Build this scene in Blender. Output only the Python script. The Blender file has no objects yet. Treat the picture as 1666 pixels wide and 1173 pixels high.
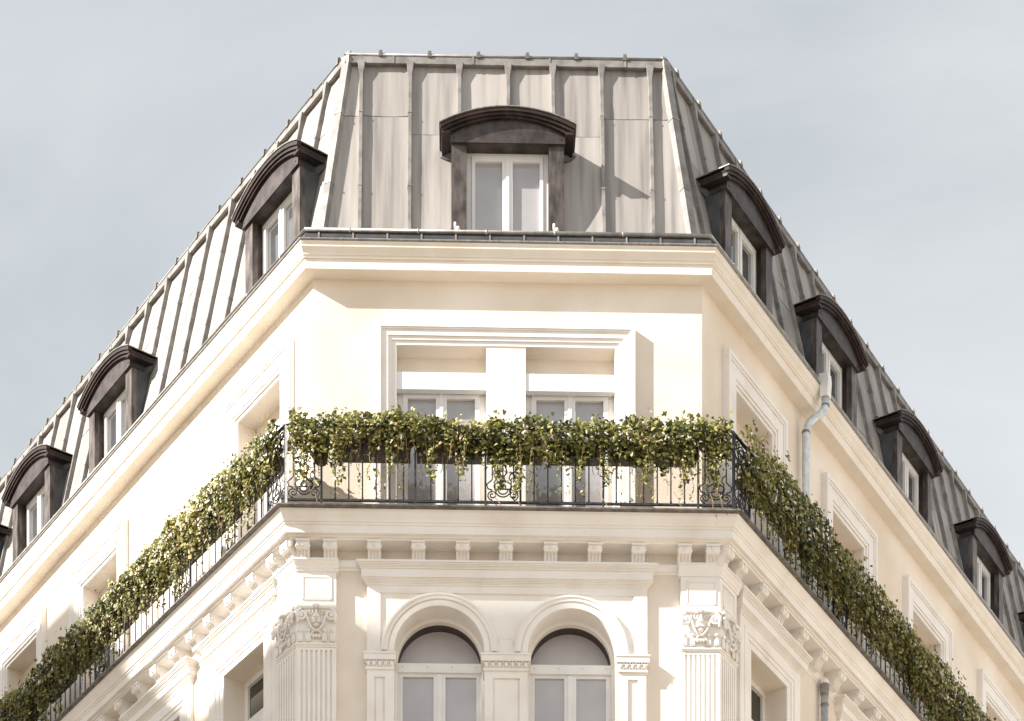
import bpy, bmesh, math, random
import numpy as np
from mathutils import Vector, Matrix
R = math.radians
random.seed(7); rng = np.random.default_rng(11)
scene = bpy.context.scene
C = scene.collection

# ------------------------------------------------------------------ camera
cam_d = bpy.data.cameras.new('camera'); cam = bpy.data.objects.new('camera', cam_d); C.objects.link(cam)
cam.location = (0, 0, 0); cam.rotation_euler = (R(90), 0, 0)
cam_d.sensor_width = 36; cam_d.lens = 3731 / 1666 * 36
cam_d.shift_x = 0.0; cam_d.shift_y = (3055 - 586.5) / 1666
cam_d.clip_start = 0.5; cam_d.clip_end = 3000
scene.camera = cam

# ------------------------------------------------------------------ light and sky
SUN = Vector((-2.9 * math.cos(R(1.3252)) + math.sin(R(1.3252)), -2.9 * math.sin(R(1.3252)) - math.cos(R(1.3252)), 1.98)).normalized()          # direction towards the sun
sd = bpy.data.lights.new('sun', 'SUN'); sd.energy = 4.3; sd.angle = R(0.5); sd.color = (1.0, 0.94, 0.86)
so = bpy.data.objects.new('sun', sd); C.objects.link(so); so.location = (-20, -10, 40)
so.rotation_euler = SUN.to_track_quat('Z', 'Y').to_euler()
world = bpy.data.worlds.new('World'); scene.world = world; world.use_nodes = True
nt = world.node_tree; nt.nodes.clear()
N = nt.nodes.new; Lk = nt.links.new
out = N('ShaderNodeOutputWorld'); bg = N('ShaderNodeBackground'); bg.inputs[1].default_value = 0.1
sky = N('ShaderNodeTexSky'); sky.sky_type = 'NISHITA'; sky.sun_disc = False
sky.sun_elevation = math.asin(SUN.z); sky.sun_rotation = math.atan2(SUN.x, SUN.y)
sky.air_density = 1.0; sky.dust_density = 1.5
tc = N('ShaderNodeTexCoord'); mp = N('ShaderNodeMapping'); mp.inputs['Scale'].default_value = (1.0, 1.0, 2.6)
mp.inputs['Rotation'].default_value = (0.2, 0.35, 0.5)
n1 = N('ShaderNodeTexNoise'); n1.inputs['Scale'].default_value = 3.1; n1.inputs['Detail'].default_value = 7; n1.inputs['Roughness'].default_value = 0.52
n1.inputs['Distortion'].default_value = 0.5
n2 = N('ShaderNodeTexNoise'); n2.inputs['Scale'].default_value = 0.9; n2.inputs['Detail'].default_value = 3
r1 = N('ShaderNodeValToRGB'); r1.color_ramp.elements[0].position = 0.32; r1.color_ramp.elements[1].position = 0.70
r1.color_ramp.elements[0].color = (2.38, 2.52, 2.58, 1); r1.color_ramp.elements[1].color = (3.62, 3.62, 3.63, 1)
r2 = N('ShaderNodeValToRGB'); r2.color_ramp.elements[0].position = 0.3; r2.color_ramp.elements[1].position = 0.7
r2.color_ramp.elements[0].color = (.95,) * 3 + (1,); r2.color_ramp.elements[1].color = (.995,) * 3 + (1,)
mx = N('ShaderNodeMix'); mx.data_type = 'RGBA'
Lk(tc.outputs['Generated'], mp.inputs[0]); Lk(mp.outputs[0], n1.inputs[0]); Lk(mp.outputs[0], n2.inputs[0])
Lk(n1.outputs[0], r1.inputs[0]); Lk(n2.outputs[0], r2.inputs[0]); Lk(r2.outputs[0], mx.inputs[0])
sp = N('ShaderNodeSeparateXYZ'); Lk(tc.outputs['Generated'], sp.inputs[0])
r3 = N('ShaderNodeValToRGB'); e3 = r3.color_ramp.elements
e3[0].position = 0.0; e3[0].color = (1.50, 1.48, 1.45, 1); e3[1].position = 1.0; e3[1].color = (.78, .80, .84, 1)
for p_, c_ in ((.36, (1.34, 1.33, 1.32)), (.46, (1.12, 1.12, 1.125)), (.60, (.82, .845, .87))):
    e_ = e3.new(p_); e_.color = (*c_, 1)
vm = N('ShaderNodeMix'); vm.data_type = 'RGBA'; vm.blend_type = 'MULTIPLY'; vm.inputs[0].default_value = 1; vm.clamp_result = False
Lk(sp.outputs[2], r3.inputs[0]); Lk(r1.outputs[0], vm.inputs[6]); Lk(r3.outputs[0], vm.inputs[7])
Lk(sky.outputs[0], mx.inputs[6]); Lk(vm.outputs[2], mx.inputs[7]); Lk(mx.outputs[2], bg.inputs[0]); Lk(bg.outputs[0], out.inputs[0])
vs = scene.view_settings; vs.view_transform = 'Standard'; vs.look = 'None'; vs.exposure = 1.40; vs.gamma = 1; vs.use_curve_mapping = False
scene.render.engine = 'CYCLES'
scene.cycles.max_bounces = 8; scene.cycles.diffuse_bounces = 4

# ------------------------------------------------------------------ building frame
D = 28.7; PSI = R(1.3252); AL = R(55.709); AR = R(56.838)
def rot2(v, a): return Vector((math.cos(a) * v[0] - math.sin(a) * v[1], math.sin(a) * v[0] + math.cos(a) * v[1]))
EF = Vector((math.cos(PSI), math.sin(PSI))); NF = Vector((math.sin(PSI), -math.cos(PSI)))
LC = Vector((0, D)) + EF * -2.4813; RC = Vector((0, D)) + EF * 2.3825
W = (RC - LC).length
TL, TR = math.tan(AL / 2), math.tan(AR / 2)
FACE = {'F': (LC, EF), 'L': (LC, rot2(EF, -AL)), 'R': (RC, rot2(EF, AR))}
FM = {}
for k, (o_, ex_) in FACE.items():
    FM[k] = Matrix.Translation((o_.x, o_.y, 0)) @ Matrix.Rotation(math.atan2(ex_.y, ex_.x), 4, 'Z')
def wpt(face, x, p, z):
    o, ex = FACE[face]; n = Vector((ex.y, -ex.x))
    q = o + ex * x + n * p
    return Vector((q.x, q.y, z))
def cpt(which, p, z):
    q = LC - EF * (p * TL) + NF * p if which == 'LF' else RC + EF * (p * TR) + NF * p
    return Vector((q.x, q.y, z))
Z0 = -1.6            # ground

# ------------------------------------------------------------------ materials
def mat(name, col, col2=None, rough=0.8, metal=0.0, scale=3.0, bump=0.0, bscale=60.0, stretch=(1, 1, 1), spec=0.5, rand=0.0, detail=6, lo=.35, hi=.65, third=None, bdist=0.01):
    m = bpy.data.materials.new(name); m.use_nodes = True; t = m.node_tree; n = t.nodes; l = t.links
    b = n['Principled BSDF']; b.inputs['Roughness'].default_value = rough; b.inputs['Metallic'].default_value = metal
    b.inputs['Specular IOR Level'].default_value = spec
    tcn = n.new('ShaderNodeTexCoord'); mpn = n.new('ShaderNodeMapping'); mpn.inputs['Scale'].default_value = stretch
    l.new(tcn.outputs['Object'], mpn.inputs[0])
    oi = n.new('ShaderNodeObjectInfo'); cmb = n.new('ShaderNodeVectorMath'); cmb.operation = 'ADD'
    ml = n.new('ShaderNodeVectorMath'); ml.operation = 'SCALE'; ml.inputs[0].default_value = (37, 11, 23)
    l.new(oi.outputs['Random'], ml.inputs['Scale']); l.new(mpn.outputs[0], cmb.inputs[0]); l.new(ml.outputs[0], cmb.inputs[1])
    src = cmb.outputs[0] if rand else mpn.outputs[0]
    nz = n.new('ShaderNodeTexNoise'); nz.inputs['Scale'].default_value = scale; nz.inputs['Detail'].default_value = detail
    l.new(src, nz.inputs[0])
    rp = n.new('ShaderNodeValToRGB'); rp.color_ramp.elements[0].position = lo; rp.color_ramp.elements[1].position = hi
    rp.color_ramp.elements[0].color = (*col, 1); rp.color_ramp.elements[1].color = (*(col2 or col), 1)
    if third:
        e = rp.color_ramp.elements.new(third[0]); e.color = (*third[1], 1)
    l.new(nz.outputs[0], rp.inputs[0])
    last = rp.outputs[0]
    if rand:
        hs = n.new('ShaderNodeHueSaturation'); mr = n.new('ShaderNodeMapRange')
        mr.inputs[3].default_value = 1 - rand; mr.inputs[4].default_value = 1 + rand
        l.new(oi.outputs['Random'], mr.inputs[0]); l.new(mr.outputs[0], hs.inputs['Value']); l.new(last, hs.inputs['Color']); last = hs.outputs[0]
    l.new(last, b.inputs['Base Color'])
    if bump:
        nb = n.new('ShaderNodeTexNoise'); nb.inputs['Scale'].default_value = bscale; nb.inputs['Detail'].default_value = 4
        l.new(tcn.outputs['Object'], nb.inputs[0])
        bp = n.new('ShaderNodeBump'); bp.inputs['Strength'].default_value = bump; bp.inputs['Distance'].default_value = bdist
        l.new(nb.outputs[0], bp.inputs['Height']); l.new(bp.outputs[0], b.inputs['Normal'])
    return m
M = {}
M['stucco'] = mat('cream_render', (.74, .645, .535), (.86, .79, .705), .92, scale=.8, bump=.35, bscale=45, spec=.2, detail=8)
M['lower'] = mat('cream_render_lower', (.73, .645, .555), (.80, .735, .655), .92, scale=1.6, bump=.35, bscale=45, spec=.2, detail=8)
M['trim'] = mat('painted_stone_trim', (.76, .71, .66), (.88, .86, .835), .8, scale=1.9, bump=.25, bscale=30, spec=.25, detail=10, third=(.46, (.84, .805, .77)), lo=.27, hi=.7)
M['cornice'] = mat('painted_cornice', (.79, .715, .62), (.855, .80, .73), .8, scale=2.0, bump=.2, bscale=25, spec=.25, detail=9)
M['zinc'] = mat('weathered_zinc', (.22, .205, .195), (.44, .41, .385), .55, metal=.1, scale=9, stretch=(1, 0, .055), bump=.08, bscale=3, rand=.13, third=(.50, (.335, .31, .29)), lo=.3, hi=.8, bdist=.02, detail=4)
M['zinc_cap'] = mat('zinc_capping', (.17, .16, .152), (.29, .275, .26), .5, metal=.15, scale=6, bump=.1, bscale=20, rand=.06)
M['bead'] = mat('zinc_bead', (.30, .28, .26), (.45, .43, .40), .45, metal=.3, scale=9)
M['gutter'] = mat('dark_gutter', (.03, .031, .034), (.055, .056, .06), .65, scale=5, bump=.1)
M['copper'] = mat('dark_copper_hood', (.014, .010, .010), (.030, .019, .017), .5, metal=.0, spec=.3, scale=4, bump=.08, bscale=25, third=(.62, (.05, .03, .026)))
M['tymp'] = mat('brown_patina', (.034, .028, .027), (.085, .07, .067), .46, metal=.4, scale=6, bump=.15, bscale=30, rand=.15, third=(.5, (.058, .047, .045)))
M['jamb'] = mat('weathered_brown_metal', (.055, .045, .042), (.17, .142, .13), .46, metal=.5, scale=11, stretch=(1, 1, .35), bump=.15, bscale=30, rand=.1)
M['cheek'] = mat('slate_grey_cheek', (.05, .054, .06), (.09, .093, .10), .5, metal=.1, scale=5, bump=.1, bscale=30)
M['pvc'] = mat('white_window_paint', (.76, .75, .74), (.82, .81, .80), .35, scale=4)
M['shutter'] = mat('white_shutter_box', (.80, .83, .88), (.84, .86, .90), .45, scale=4)
M['iron'] = mat('black_iron', (.012, .013, .015), (.034, .035, .038), .5, metal=.1, scale=30, bump=.2, bscale=120)
M['iron'].node_tree.nodes['Principled BSDF'].inputs['Coat Weight'].default_value = .15
M['sunlit_post'] = mat('sunlit_iron', (.45, .45, .46), (.62, .62, .63), .4, scale=30)  # left corner post: sunlight on the iron, put into a paler base colour
M['planter'] = mat('dark_planter', (.035, .025, .02), (.075, .055, .043), .6, scale=8)
M['soil'] = mat('soil', (.03, .02, .012), (.06, .04, .025), .95, scale=40, bump=.5)
M['galv'] = mat('galvanised_steel', (.50, .54, .58), (.66, .69, .73), .3, metal=.5, scale=18, bump=.08, bscale=60)
M['lead'] = mat('dull_zinc', (.20, .19, .18), (.32, .30, .28), .5, metal=.4, scale=18)
M['slabtop'] = mat('lead_flashing', (.10, .09, .08), (.20, .18, .16), .6, metal=.2, scale=12)
M['dark'] = mat('dark_interior', (.02, .02, .02), None, .9)
M['dbrown'] = mat('dark_brown_reveal', (.045, .035, .028), (.075, .06, .048), .6, scale=6)  # dark brown tone of the arched ring in front of the fanlight pane
M['ground'] = mat('paving', (.19, .16, .12), (.27, .23, .175), .9, scale=.6, bump=.2)
M['neigh'] = mat('pale_limestone', (.76, .68, .57), (.84, .77, .67), .9, scale=.8, bump=.2, spec=.2)
M['neighroof'] = mat('old_zinc', (.16, .16, .17), (.26, .26, .27), .5, metal=.2, scale=2)
def glass_mat(name, base, refl, tint=(1, 1, 1)):
    m = bpy.data.materials.new(name); m.use_nodes = True; t = m.node_tree; n = t.nodes; l = t.links
    o = n['Material Output']; b = n['Principled BSDF']
    tcn = n.new('ShaderNodeTexCoord'); nz = n.new('ShaderNodeTexNoise'); nz.inputs['Scale'].default_value = 1.4; nz.inputs['Detail'].default_value = 3
    l.new(tcn.outputs['Object'], nz.inputs[0])
    rp = n.new('ShaderNodeValToRGB'); rp.color_ramp.elements[0].position = .35; rp.color_ramp.elements[1].position = .65
    rp.color_ramp.elements[0].color = tuple(c * .8 for c in base) + (1,); rp.color_ramp.elements[1].color = (*base, 1)
    l.new(nz.outputs[0], rp.inputs[0]); l.new(rp.outputs[0], b.inputs['Base Color'])
    b.inputs['Roughness'].default_value = .6; b.inputs['Specular IOR Level'].default_value = .1
    g = n.new('ShaderNodeBsdfGlossy'); g.inputs['Roughness'].default_value = .03; g.inputs['Color'].default_value = (*tint, 1)
    nb = n.new('ShaderNodeTexNoise'); nb.inputs['Scale'].default_value = 1.7; nb.inputs['Detail'].default_value = 1
    l.new(tcn.outputs['Object'], nb.inputs[0])
    bp = n.new('ShaderNodeBump'); bp.inputs['Strength'].default_value = .15; bp.inputs['Distance'].default_value = .02
    l.new(nb.outputs[0], bp.inputs['Height']); l.new(bp.outputs[0], g.inputs['Normal'])
    mxs = n.new('ShaderNodeMixShader'); mxs.inputs[0].default_value = refl
    l.new(b.outputs[0], mxs.inputs[1]); l.new(g.outputs[0], mxs.inputs[2]); l.new(mxs.outputs[0], o.inputs['Surface'])
    return m
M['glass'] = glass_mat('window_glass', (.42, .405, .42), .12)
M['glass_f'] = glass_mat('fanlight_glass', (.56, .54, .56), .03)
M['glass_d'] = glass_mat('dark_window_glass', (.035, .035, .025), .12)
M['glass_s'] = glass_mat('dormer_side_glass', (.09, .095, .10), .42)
# leaf
def leaf_mat(name, stops):
    m = bpy.data.materials.new(name); m.use_nodes = True; t = m.node_tree; n = t.nodes; l = t.links
    b = n['Principled BSDF']; o = n['Material Output']
    at = n.new('ShaderNodeAttribute'); at.attribute_name = 'tint'
    rp = n.new('ShaderNodeValToRGB'); el = rp.color_ramp.elements
    el[0].position, el[0].color = stops[0][0], (*stops[0][1], 1); el[1].position, el[1].color = stops[-1][0], (*stops[-1][1], 1)
    for p_, c_ in stops[1:-1]:
        e = el.new(p_); e.color = (*c_, 1)
    l.new(at.outputs['Fac'], rp.inputs[0]); l.new(rp.outputs[0], b.inputs['Base Color'])
    b.inputs['Roughness'].default_value = .42; b.inputs['Specular IOR Level'].default_value = .45
    tr = n.new('ShaderNodeBsdfTranslucent'); l.new(rp.outputs[0], tr.inputs['Color'])
    mxs = n.new('ShaderNodeMixShader'); mxs.inputs[0].default_value = .22
    l.new(b.outputs[0], mxs.inputs[1]); l.new(tr.outputs[0], mxs.inputs[2]); l.new(mxs.outputs[0], o.inputs['Surface'])
    return m
M['leaf'] = leaf_mat('ivy_leaf', [(0, (.016, .022, .008)), (.30, (.055, .068, .015)), (.56, (.155, .160, .028)), (.78, (.32, .30, .075)), (.94, (.52, .45, .22)), (1, (.30, .17, .10))])
M['stem'] = mat('ivy_stem', (.16, .10, .055), (.34, .24, .13), .8, scale=10)

# ------------------------------------------------------------------ mesh helpers
WM = {}                      # world matrices of placed objects
class MB:
    def __init__(s): s.v = []; s.f = []; s.sm = []; s.M = None
    def add(s, vs_, fs, smooth=False):
        b = len(s.v)
        for q in vs_: s.v.append(tuple(s.M @ Vector(q)) if s.M else tuple(q))
        for f in fs: s.f.append(tuple(b + i for i in f)); s.sm.append(smooth)
        return s
    def box(s, x0, x1, p0, p1, z0, z1):          # face-local: x, outward p, z  ->  (x, -p, z)
        vs_ = [(x, -p, z) for z in (z0, z1) for p in (p0, p1) for x in (x0, x1)]
        return s.add(vs_, [(0, 1, 3, 2), (4, 6, 7, 5), (0, 4, 5, 1), (2, 3, 7, 6), (0, 2, 6, 4), (1, 5, 7, 3)])
    def prism(s, poly, x0, x1):                   # polygon in (p,z), extruded along x
        n = len(poly); vs_ = [(x0, -p, z) for p, z in poly] + [(x1, -p, z) for p, z in poly]
        fs = [tuple(range(n)), tuple(range(2 * n - 1, n - 1, -1))] + [(i, (i + 1) % n, n + (i + 1) % n, n + i) for i in range(n)]
        return s.add(vs_, fs)
    def plate(s, poly, p0, p1):                   # polygon in (x,z), extruded along p
        n = len(poly); vs_ = [(x, -p0, z) for x, z in poly] + [(x, -p1, z) for x, z in poly]
        fs = [tuple(range(n)), tuple(range(2 * n - 1, n - 1, -1))] + [(i, (i + 1) % n, n + (i + 1) % n, n + i) for i in range(n)]
        return s.add(vs_, fs)
    def tube(s, pts, r, n=6, cap=True, smooth=True):
        pts = [Vector(q) for q in pts]; rs = r if isinstance(r, (list, tuple)) else [r] * len(pts)
        b0 = []; up = None; vs_ = []
        for i, q in enumerate(pts):
            a = pts[min(i + 1, len(pts) - 1)] - pts[max(i - 1, 0)]
            if a.length < 1e-9: a = Vector((0, 0, 1))
            a.normalize()
            if up is None: up = Vector((0, 0, 1)) if abs(a.z) < .9 else Vector((1, 0, 0))
            x = up - a * up.dot(a)
            if x.length < 1e-6: x = Vector((1, 0, 0)) - a * a.x
            x.normalize(); y = a.cross(x); up = x
            for k in range(n):
                t = 2 * math.pi * k / n + math.pi / n
                vs_.append(q + (x * math.cos(t) + y * math.sin(t)) * rs[i])
        fs = [(i * n + k, i * n + (k + 1) % n, (i + 1) * n + (k + 1) % n, (i + 1) * n + k) for i in range(len(pts) - 1) for k in range(n)]
        s.add(vs_, fs, smooth)
        if cap: 
            m_ = len(s.v) - len(vs_)
            s.f.append(tuple(m_ + k for k in range(n))); s.sm.append(False)
            s.f.append(tuple(m_ + (len(pts) - 1) * n + k for k in reversed(range(n)))); s.sm.append(False)
        return s
    def ball(s, c, r, nu=8, nv=5):                # ellipsoid, c in face-local x,p,z
        cx, cp, cz = c; rx, rp_, rz = r; vs_ = [(cx, -cp, cz - rz)]
        for j in range(1, nv):
            t = math.pi * j / nv
            for i in range(nu):
                u = 2 * math.pi * i / nu
                vs_.append((cx + rx * math.sin(t) * math.cos(u), -cp - rp_ * math.sin(t) * math.sin(u), cz - rz * math.cos(t)))
        vs_.append((cx, -cp, cz + rz)); L = len(vs_) - 1
        fs = [(0, 1 + (i + 1) % nu, 1 + i) for i in range(nu)]
        for j in range(nv - 2):
            for i in range(nu):
                a = 1 + j * nu; fs.append((a + i, a + (i + 1) % nu, a + nu + (i + 1) % nu, a + nu + i))
        a = 1 + (nv - 2) * nu
        fs += [(a + i, a + (i + 1) % nu, L) for i in range(nu)]
        return s.add(vs_, fs, True)
    def mesh(s, name, m):
        me = bpy.data.meshes.new(name); me.from_pydata(s.v, [], s.f)
        me.polygons.foreach_set('use_smooth', s.sm)
        bm = bmesh.new(); bm.from_mesh(me); bmesh.ops.recalc_face_normals(bm, faces=bm.faces); bm.to_mesh(me); bm.free()
        me.materials.append(m); return me
    def ring(s, cx, cz, r0, r1, p0, p1, a0=0, a1=math.pi, n=28, full_back=False):
        vs_ = []
        for i in range(n + 1):
            t = a0 + (a1 - a0) * i / n
            for r, p in ((r0, p0), (r1, p0), (r1, p1), (r0, p1)):
                vs_.append((cx + r * math.cos(t), -p, cz + r * math.sin(t)))
        fs = [(i * 4 + k, i * 4 + (k + 1) % 4, i * 4 + 4 + (k + 1) % 4, i * 4 + 4 + k) for i in range(n) for k in range(4)]
        fs += [(0, 1, 2, 3), (n * 4 + 3, n * 4 + 2, n * 4 + 1, n * 4)]
        return s.add(vs_, fs)
def place(o, parent, wm):
    WM[o] = wm
    if parent is None: o.matrix_basis = wm
    else:
        o.parent = parent; o.matrix_basis = WM[parent].inverted() @ wm
    return o
def obj(name, me, m=None, parent=None, wm=None):
    if isinstance(me, MB): me = me.mesh(name, m)
    o = bpy.data.objects.new(name, me); C.objects.link(o)
    if name in SMALL: o['kind'] = 'stuff'
    return place(o, parent, wm if wm is not None else (WM[parent] if parent else Matrix()))
def fo(name, mb, m, face, parent, x=0.0, z=0.0):
    return obj(name, mb, m, parent, FM[face] @ Matrix.Translation((x, 0, z)))
def empty(name, loc):
    o = bpy.data.objects.new(name, None); C.objects.link(o); o.empty_display_size = .3
    return place(o, None, Matrix.Translation(loc))
def tag(o, label=None, cat=None, group=None, kind=None):
    if label: o['label'] = label
    if cat: o['category'] = cat
    if group: o['group'] = group
    if kind: o['kind'] = kind
    return o
def copy_tree(o, parent, wm):
    c = o.copy(); C.objects.link(c); place(c, parent, wm)
    for ch in [k for k in WM if k.parent == o]:
        copy_tree(ch, c, wm @ WM[o].inverted() @ WM[ch])
    return c
def sweep(mb, prof, stations, smooth=False):
    n = len(prof); vs_ = []
    for st in stations:
        for p, z in prof:
            vs_.append(cpt(st[0], p, z) if len(st) == 1 else wpt(st[0], st[1], p, z))
    k = len(stations)
    fs = [(i * n + j, i * n + (j + 1) % n, (i + 1) * n + (j + 1) % n, (i + 1) * n + j) for i in range(k - 1) for j in range(n)]
    fs += [tuple(range(n)), tuple(range(k * n - 1, (k - 1) * n - 1, -1))]
    return mb.add(vs_, fs, smooth)
EL, ER = -14.5, 16.5          # how far the side facades run
ALL = [('L', EL), ('LF',), ('FR',), ('R', ER)]
# the long runs are cut so that each facade's length is its own object
RUN = {'F': [('LF',), ('FR',)], 'L': [('L', EL), ('LF',)], 'R': [('FR',), ('R', ER)]}
def wallgrid(mb, p, x0, x1, z0, z1, openings, depth):
    xs = sorted({x0, x1, *[v for o in openings for v in (o[0], o[1])]}); zs = sorted({z0, z1, *[v for o in openings for v in (o[2], o[3])]})
    for i in range(len(xs) - 1):
        for j in range(len(zs) - 1):
            a, b, c, d = xs[i], xs[i + 1], zs[j], zs[j + 1]
            if any(o[0] - 1e-6 <= a and b <= o[1] + 1e-6 and o[2] - 1e-6 <= c and d <= o[3] + 1e-6 for o in openings): continue
            mb.add([(a, -p, c), (b, -p, c), (b, -p, d), (a, -p, d)], [(0, 1, 2, 3)])
    for a, b, c, d in openings:
        q = p - depth
        mb.add([(a, -p, c), (a, -p, d), (a, -q, d), (a, -q, c)], [(0, 1, 2, 3)])
        mb.add([(b, -p, c), (b, -p, d), (b, -q, d), (b, -q, c)], [(0, 1, 2, 3)])
        mb.add([(a, -p, d), (b, -p, d), (b, -q, d), (a, -q, d)], [(0, 1, 2, 3)])

SMALL = ('screw', 'cap_joint', 'pipe_collar', 'bead_collar', 'egg_and_dart', 'capital_ornament', 'fluting', 'block_panel', 'rosette', 'lining')
# ------------------------------------------------------------------ ground
g = MB(); g.add([(-600, -600, Z0), (600, -600, Z0), (600, 900, Z0), (-600, 900, Z0)], [(0, 1, 2, 3)])
tag(obj('ground', g, M['ground']), 'pale paved street around the corner building', None, None, 'structure')

# ------------------------------------------------------------------ THE BUILDING
B = empty('apartment_building', (0, D + 4, Z0))
tag(B, 'cream corner apartment building with grey zinc mansard roof and arched windows', 'building')
ZU = 16.73                     # balcony floor
upL = [(-1.35, .56), (-6.07, .575), (-8.87, .565), (-11.5, .565)]
upR = [(1.46, .54), (4.51, .55), (7.50, .58), (10.62, .57), (13.6, .57)]
loL = [(-1.26, .53), (-3.55, .53), (-6.0, .53), (-8.8, .53), (-11.4, .53)]
loR = [(1.33, .54), (4.44, .54), (7.45, .54), (10.5, .54), (13.6, .54)]
ZO = 19.15; ZLO = 15.68
for face, x0, x1, ops in (('L', EL, 0, [(c - h, c + h, ZU - .05, ZO) for c, h in upL]), ('F', 0, W, [(1.036, 2.157, ZU - .05, ZO), (2.652, 3.770, ZU - .05, ZO)]),
                          ('R', 0, ER, [(c - h, c + h, ZU - .05, ZO) for c, h in upR])):
    m = MB(); wallgrid(m, 0, x0, x1, ZU - .1, 19.99, ops, .34); fo('wall', m, M['stucco'], face, B)
PL = .27
for face, x0, x1, ops in (('L', EL, PL * TL, [(c - h, c + h, 12.9, ZLO) for c, h in loL]), ('F', -PL * TL, W + PL * TR, [(.86, 3.97, 12.9, 15.87)]),
                          ('R', -PL * TR, ER, [(c - h, c + h, 12.9, ZLO) for c, h in loR])):
    m = MB(); wallgrid(m, PL, x0, x1, Z0, 16.45, ops, .36 if face != 'F' else .05)
    fo('wall', m, M['lower'], face, B)
# main cornice, three lengths
cor = [(-.05, 19.965), (.180, 19.965), (.185, 19.973), (.185, 20.088), (.205, 20.095), (.207, 20.118), (.217, 20.122), (.222, 20.145), (.238, 20.175), (.257, 20.20), (.260, 20.232), (.266, 20.236), (.270, 20.262), (-.05, 20.262)]
for f in 'LFR': obj('cornice', sweep(MB(), cor, RUN[f]), M['cornice'], B, Matrix())
lip = [(-.3, 20.264), (.278, 20.264), (.287, 20.272), (.285, 20.288), (-.3, 20.31)]
gut = [(.05, 20.302), (.205, 20.292), (.185, 20.38), (.150, 20.455), (.05, 20.455)]
bead = [(.165 + .026 * math.cos(t), 20.466 + .024 * math.sin(t)) for t in [i * math.pi / 4 for i in range(8)]]
for f in 'LFR':
    gl = obj('gutter', sweep(MB(), gut, RUN[f]), M['gutter'], B, Matrix())
    obj('gutter_lip', sweep(MB(), lip, RUN[f]), M['lead'], gl, Matrix())
    obj('gutter_bead', sweep(MB(), bead, RUN[f], True), M['bead'], gl, Matrix())
    sm_ = MB(); sm_.prism([(.20, 20.290), (.215, 20.290), (.196, 20.385), (.162, 20.452), (.150, 20.452)], -.010, .010); me = sm_.mesh('strap', M['zinc_cap'])
    a, b = {'F': (.079, W + .1), 'L': (EL, .05), 'R': (.15, ER)}[f]
    x = a; n_ = int((b - a) / .425)
    for i in range(n_ + 1): obj('strap', me, None, gl, FM[f] @ Matrix.Translation((a + i * .425, 0, 0)))
    jm = MB()
    for i in range(n_ // 2):
        jm.tube([(a + .37 + i * .85, -.165, 20.466), (a + .395 + i * .85, -.165, 20.466)], .030, 8)
    fo('bead_collar', jm, M['bead'], f, gl)

# ------------------------------------------------------------------ roof
RZ0, RZ1 = 20.42, 23.24
def rp(z): return -.19 - .2143 * (z - 20.6)
NRM = Vector((0, -1, .2143)).normalized()      # outward normal of the slope in face-local coordinates
def rpt(x, z, h=0.0):                           # point on the slope raised by h
    q = Vector((x, -rp(z), z)) + NRM * h
    return q
def hipx(face, z):                              # x limits of the slope at height z (left, right)
    p = rp(z)
    if face == 'F': return -p * TL, W + p * TR
    if face == 'L': return EL, p * TL
    return -p * TR, ER
FS = [.570, 1.195, 1.825, 2.447, 3.02, 3.645, 4.268]
seams = {'F': FS, 'L': [-.2 - .632 * i for i in range(23)], 'R': [.24 + .622 * i for i in range(27)]}
seams['L'] = [-.83, -1.45, -2.085, -2.714, -3.364, -4.009, -4.653] + [-4.653 - .64 * i for i in range(1, 16)]
seams['R'] = [.50 + .615 * i for i in range(26)]
dorm = {'F': [2.43], 'L': [-1.25, -6.03, -8.84, -11.2], 'R': [1.596, 4.435, 7.37, 10.55, 13.62]}
def zinc_panel(face, xa, xb, za, zb, sd):
    rg = random.Random(sd); m = MB(); nx, nz = 5, 5; us = [0, .13, .4, .68, .88, 1]
    vs_ = []; g = .004
    for j in range(nz + 1):
        z = za + (zb - za) * j / nz
        lo, hi = hipx(face, z); a, b = max(xa, lo) + g, min(xb, hi) - g
        if b < a: a = b = (a + b) / 2
        for i, u in enumerate(us):
            edge = .008 if i in (0, nx) else (.002 if i in (1, nx - 1) else 0)
            h = .012 + edge * (.7 + .6 * rg.random()) + (rg.random() - .5) * .008
            vs_.append(rpt(a + (b - a) * u, z, h))
    nv = len(vs_); k = nx + 1
    fs = [(j * k + i, j * k + i + 1, (j + 1) * k + i + 1, (j + 1) * k + i) for j in range(nz) for i in range(nx)]
    # turned-down rim
    rim = [j * k for j in range(nz + 1)] + [nz * k + i for i in range(1, k)] + [j * k + nx for j in range(nz - 1, -1, -1)] + [i for i in range(nx - 1, 0, -1)]
    low = []; rim2 = []
    for r_ in rim:
        rim2.append(len(vs_)); vs_.append(vs_[r_].copy()); low.append(len(vs_)); vs_.append(vs_[r_] - NRM * .02)
    rim = rim2
    for i in range(len(rim)): fs.append((rim[i], rim[(i + 1) % len(rim)], low[(i + 1) % len(rim)], low[i]))
    m.add(vs_, fs, False)
    for i in range(nz * nx): m.sm[i] = True
    return m
pid = 0
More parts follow.
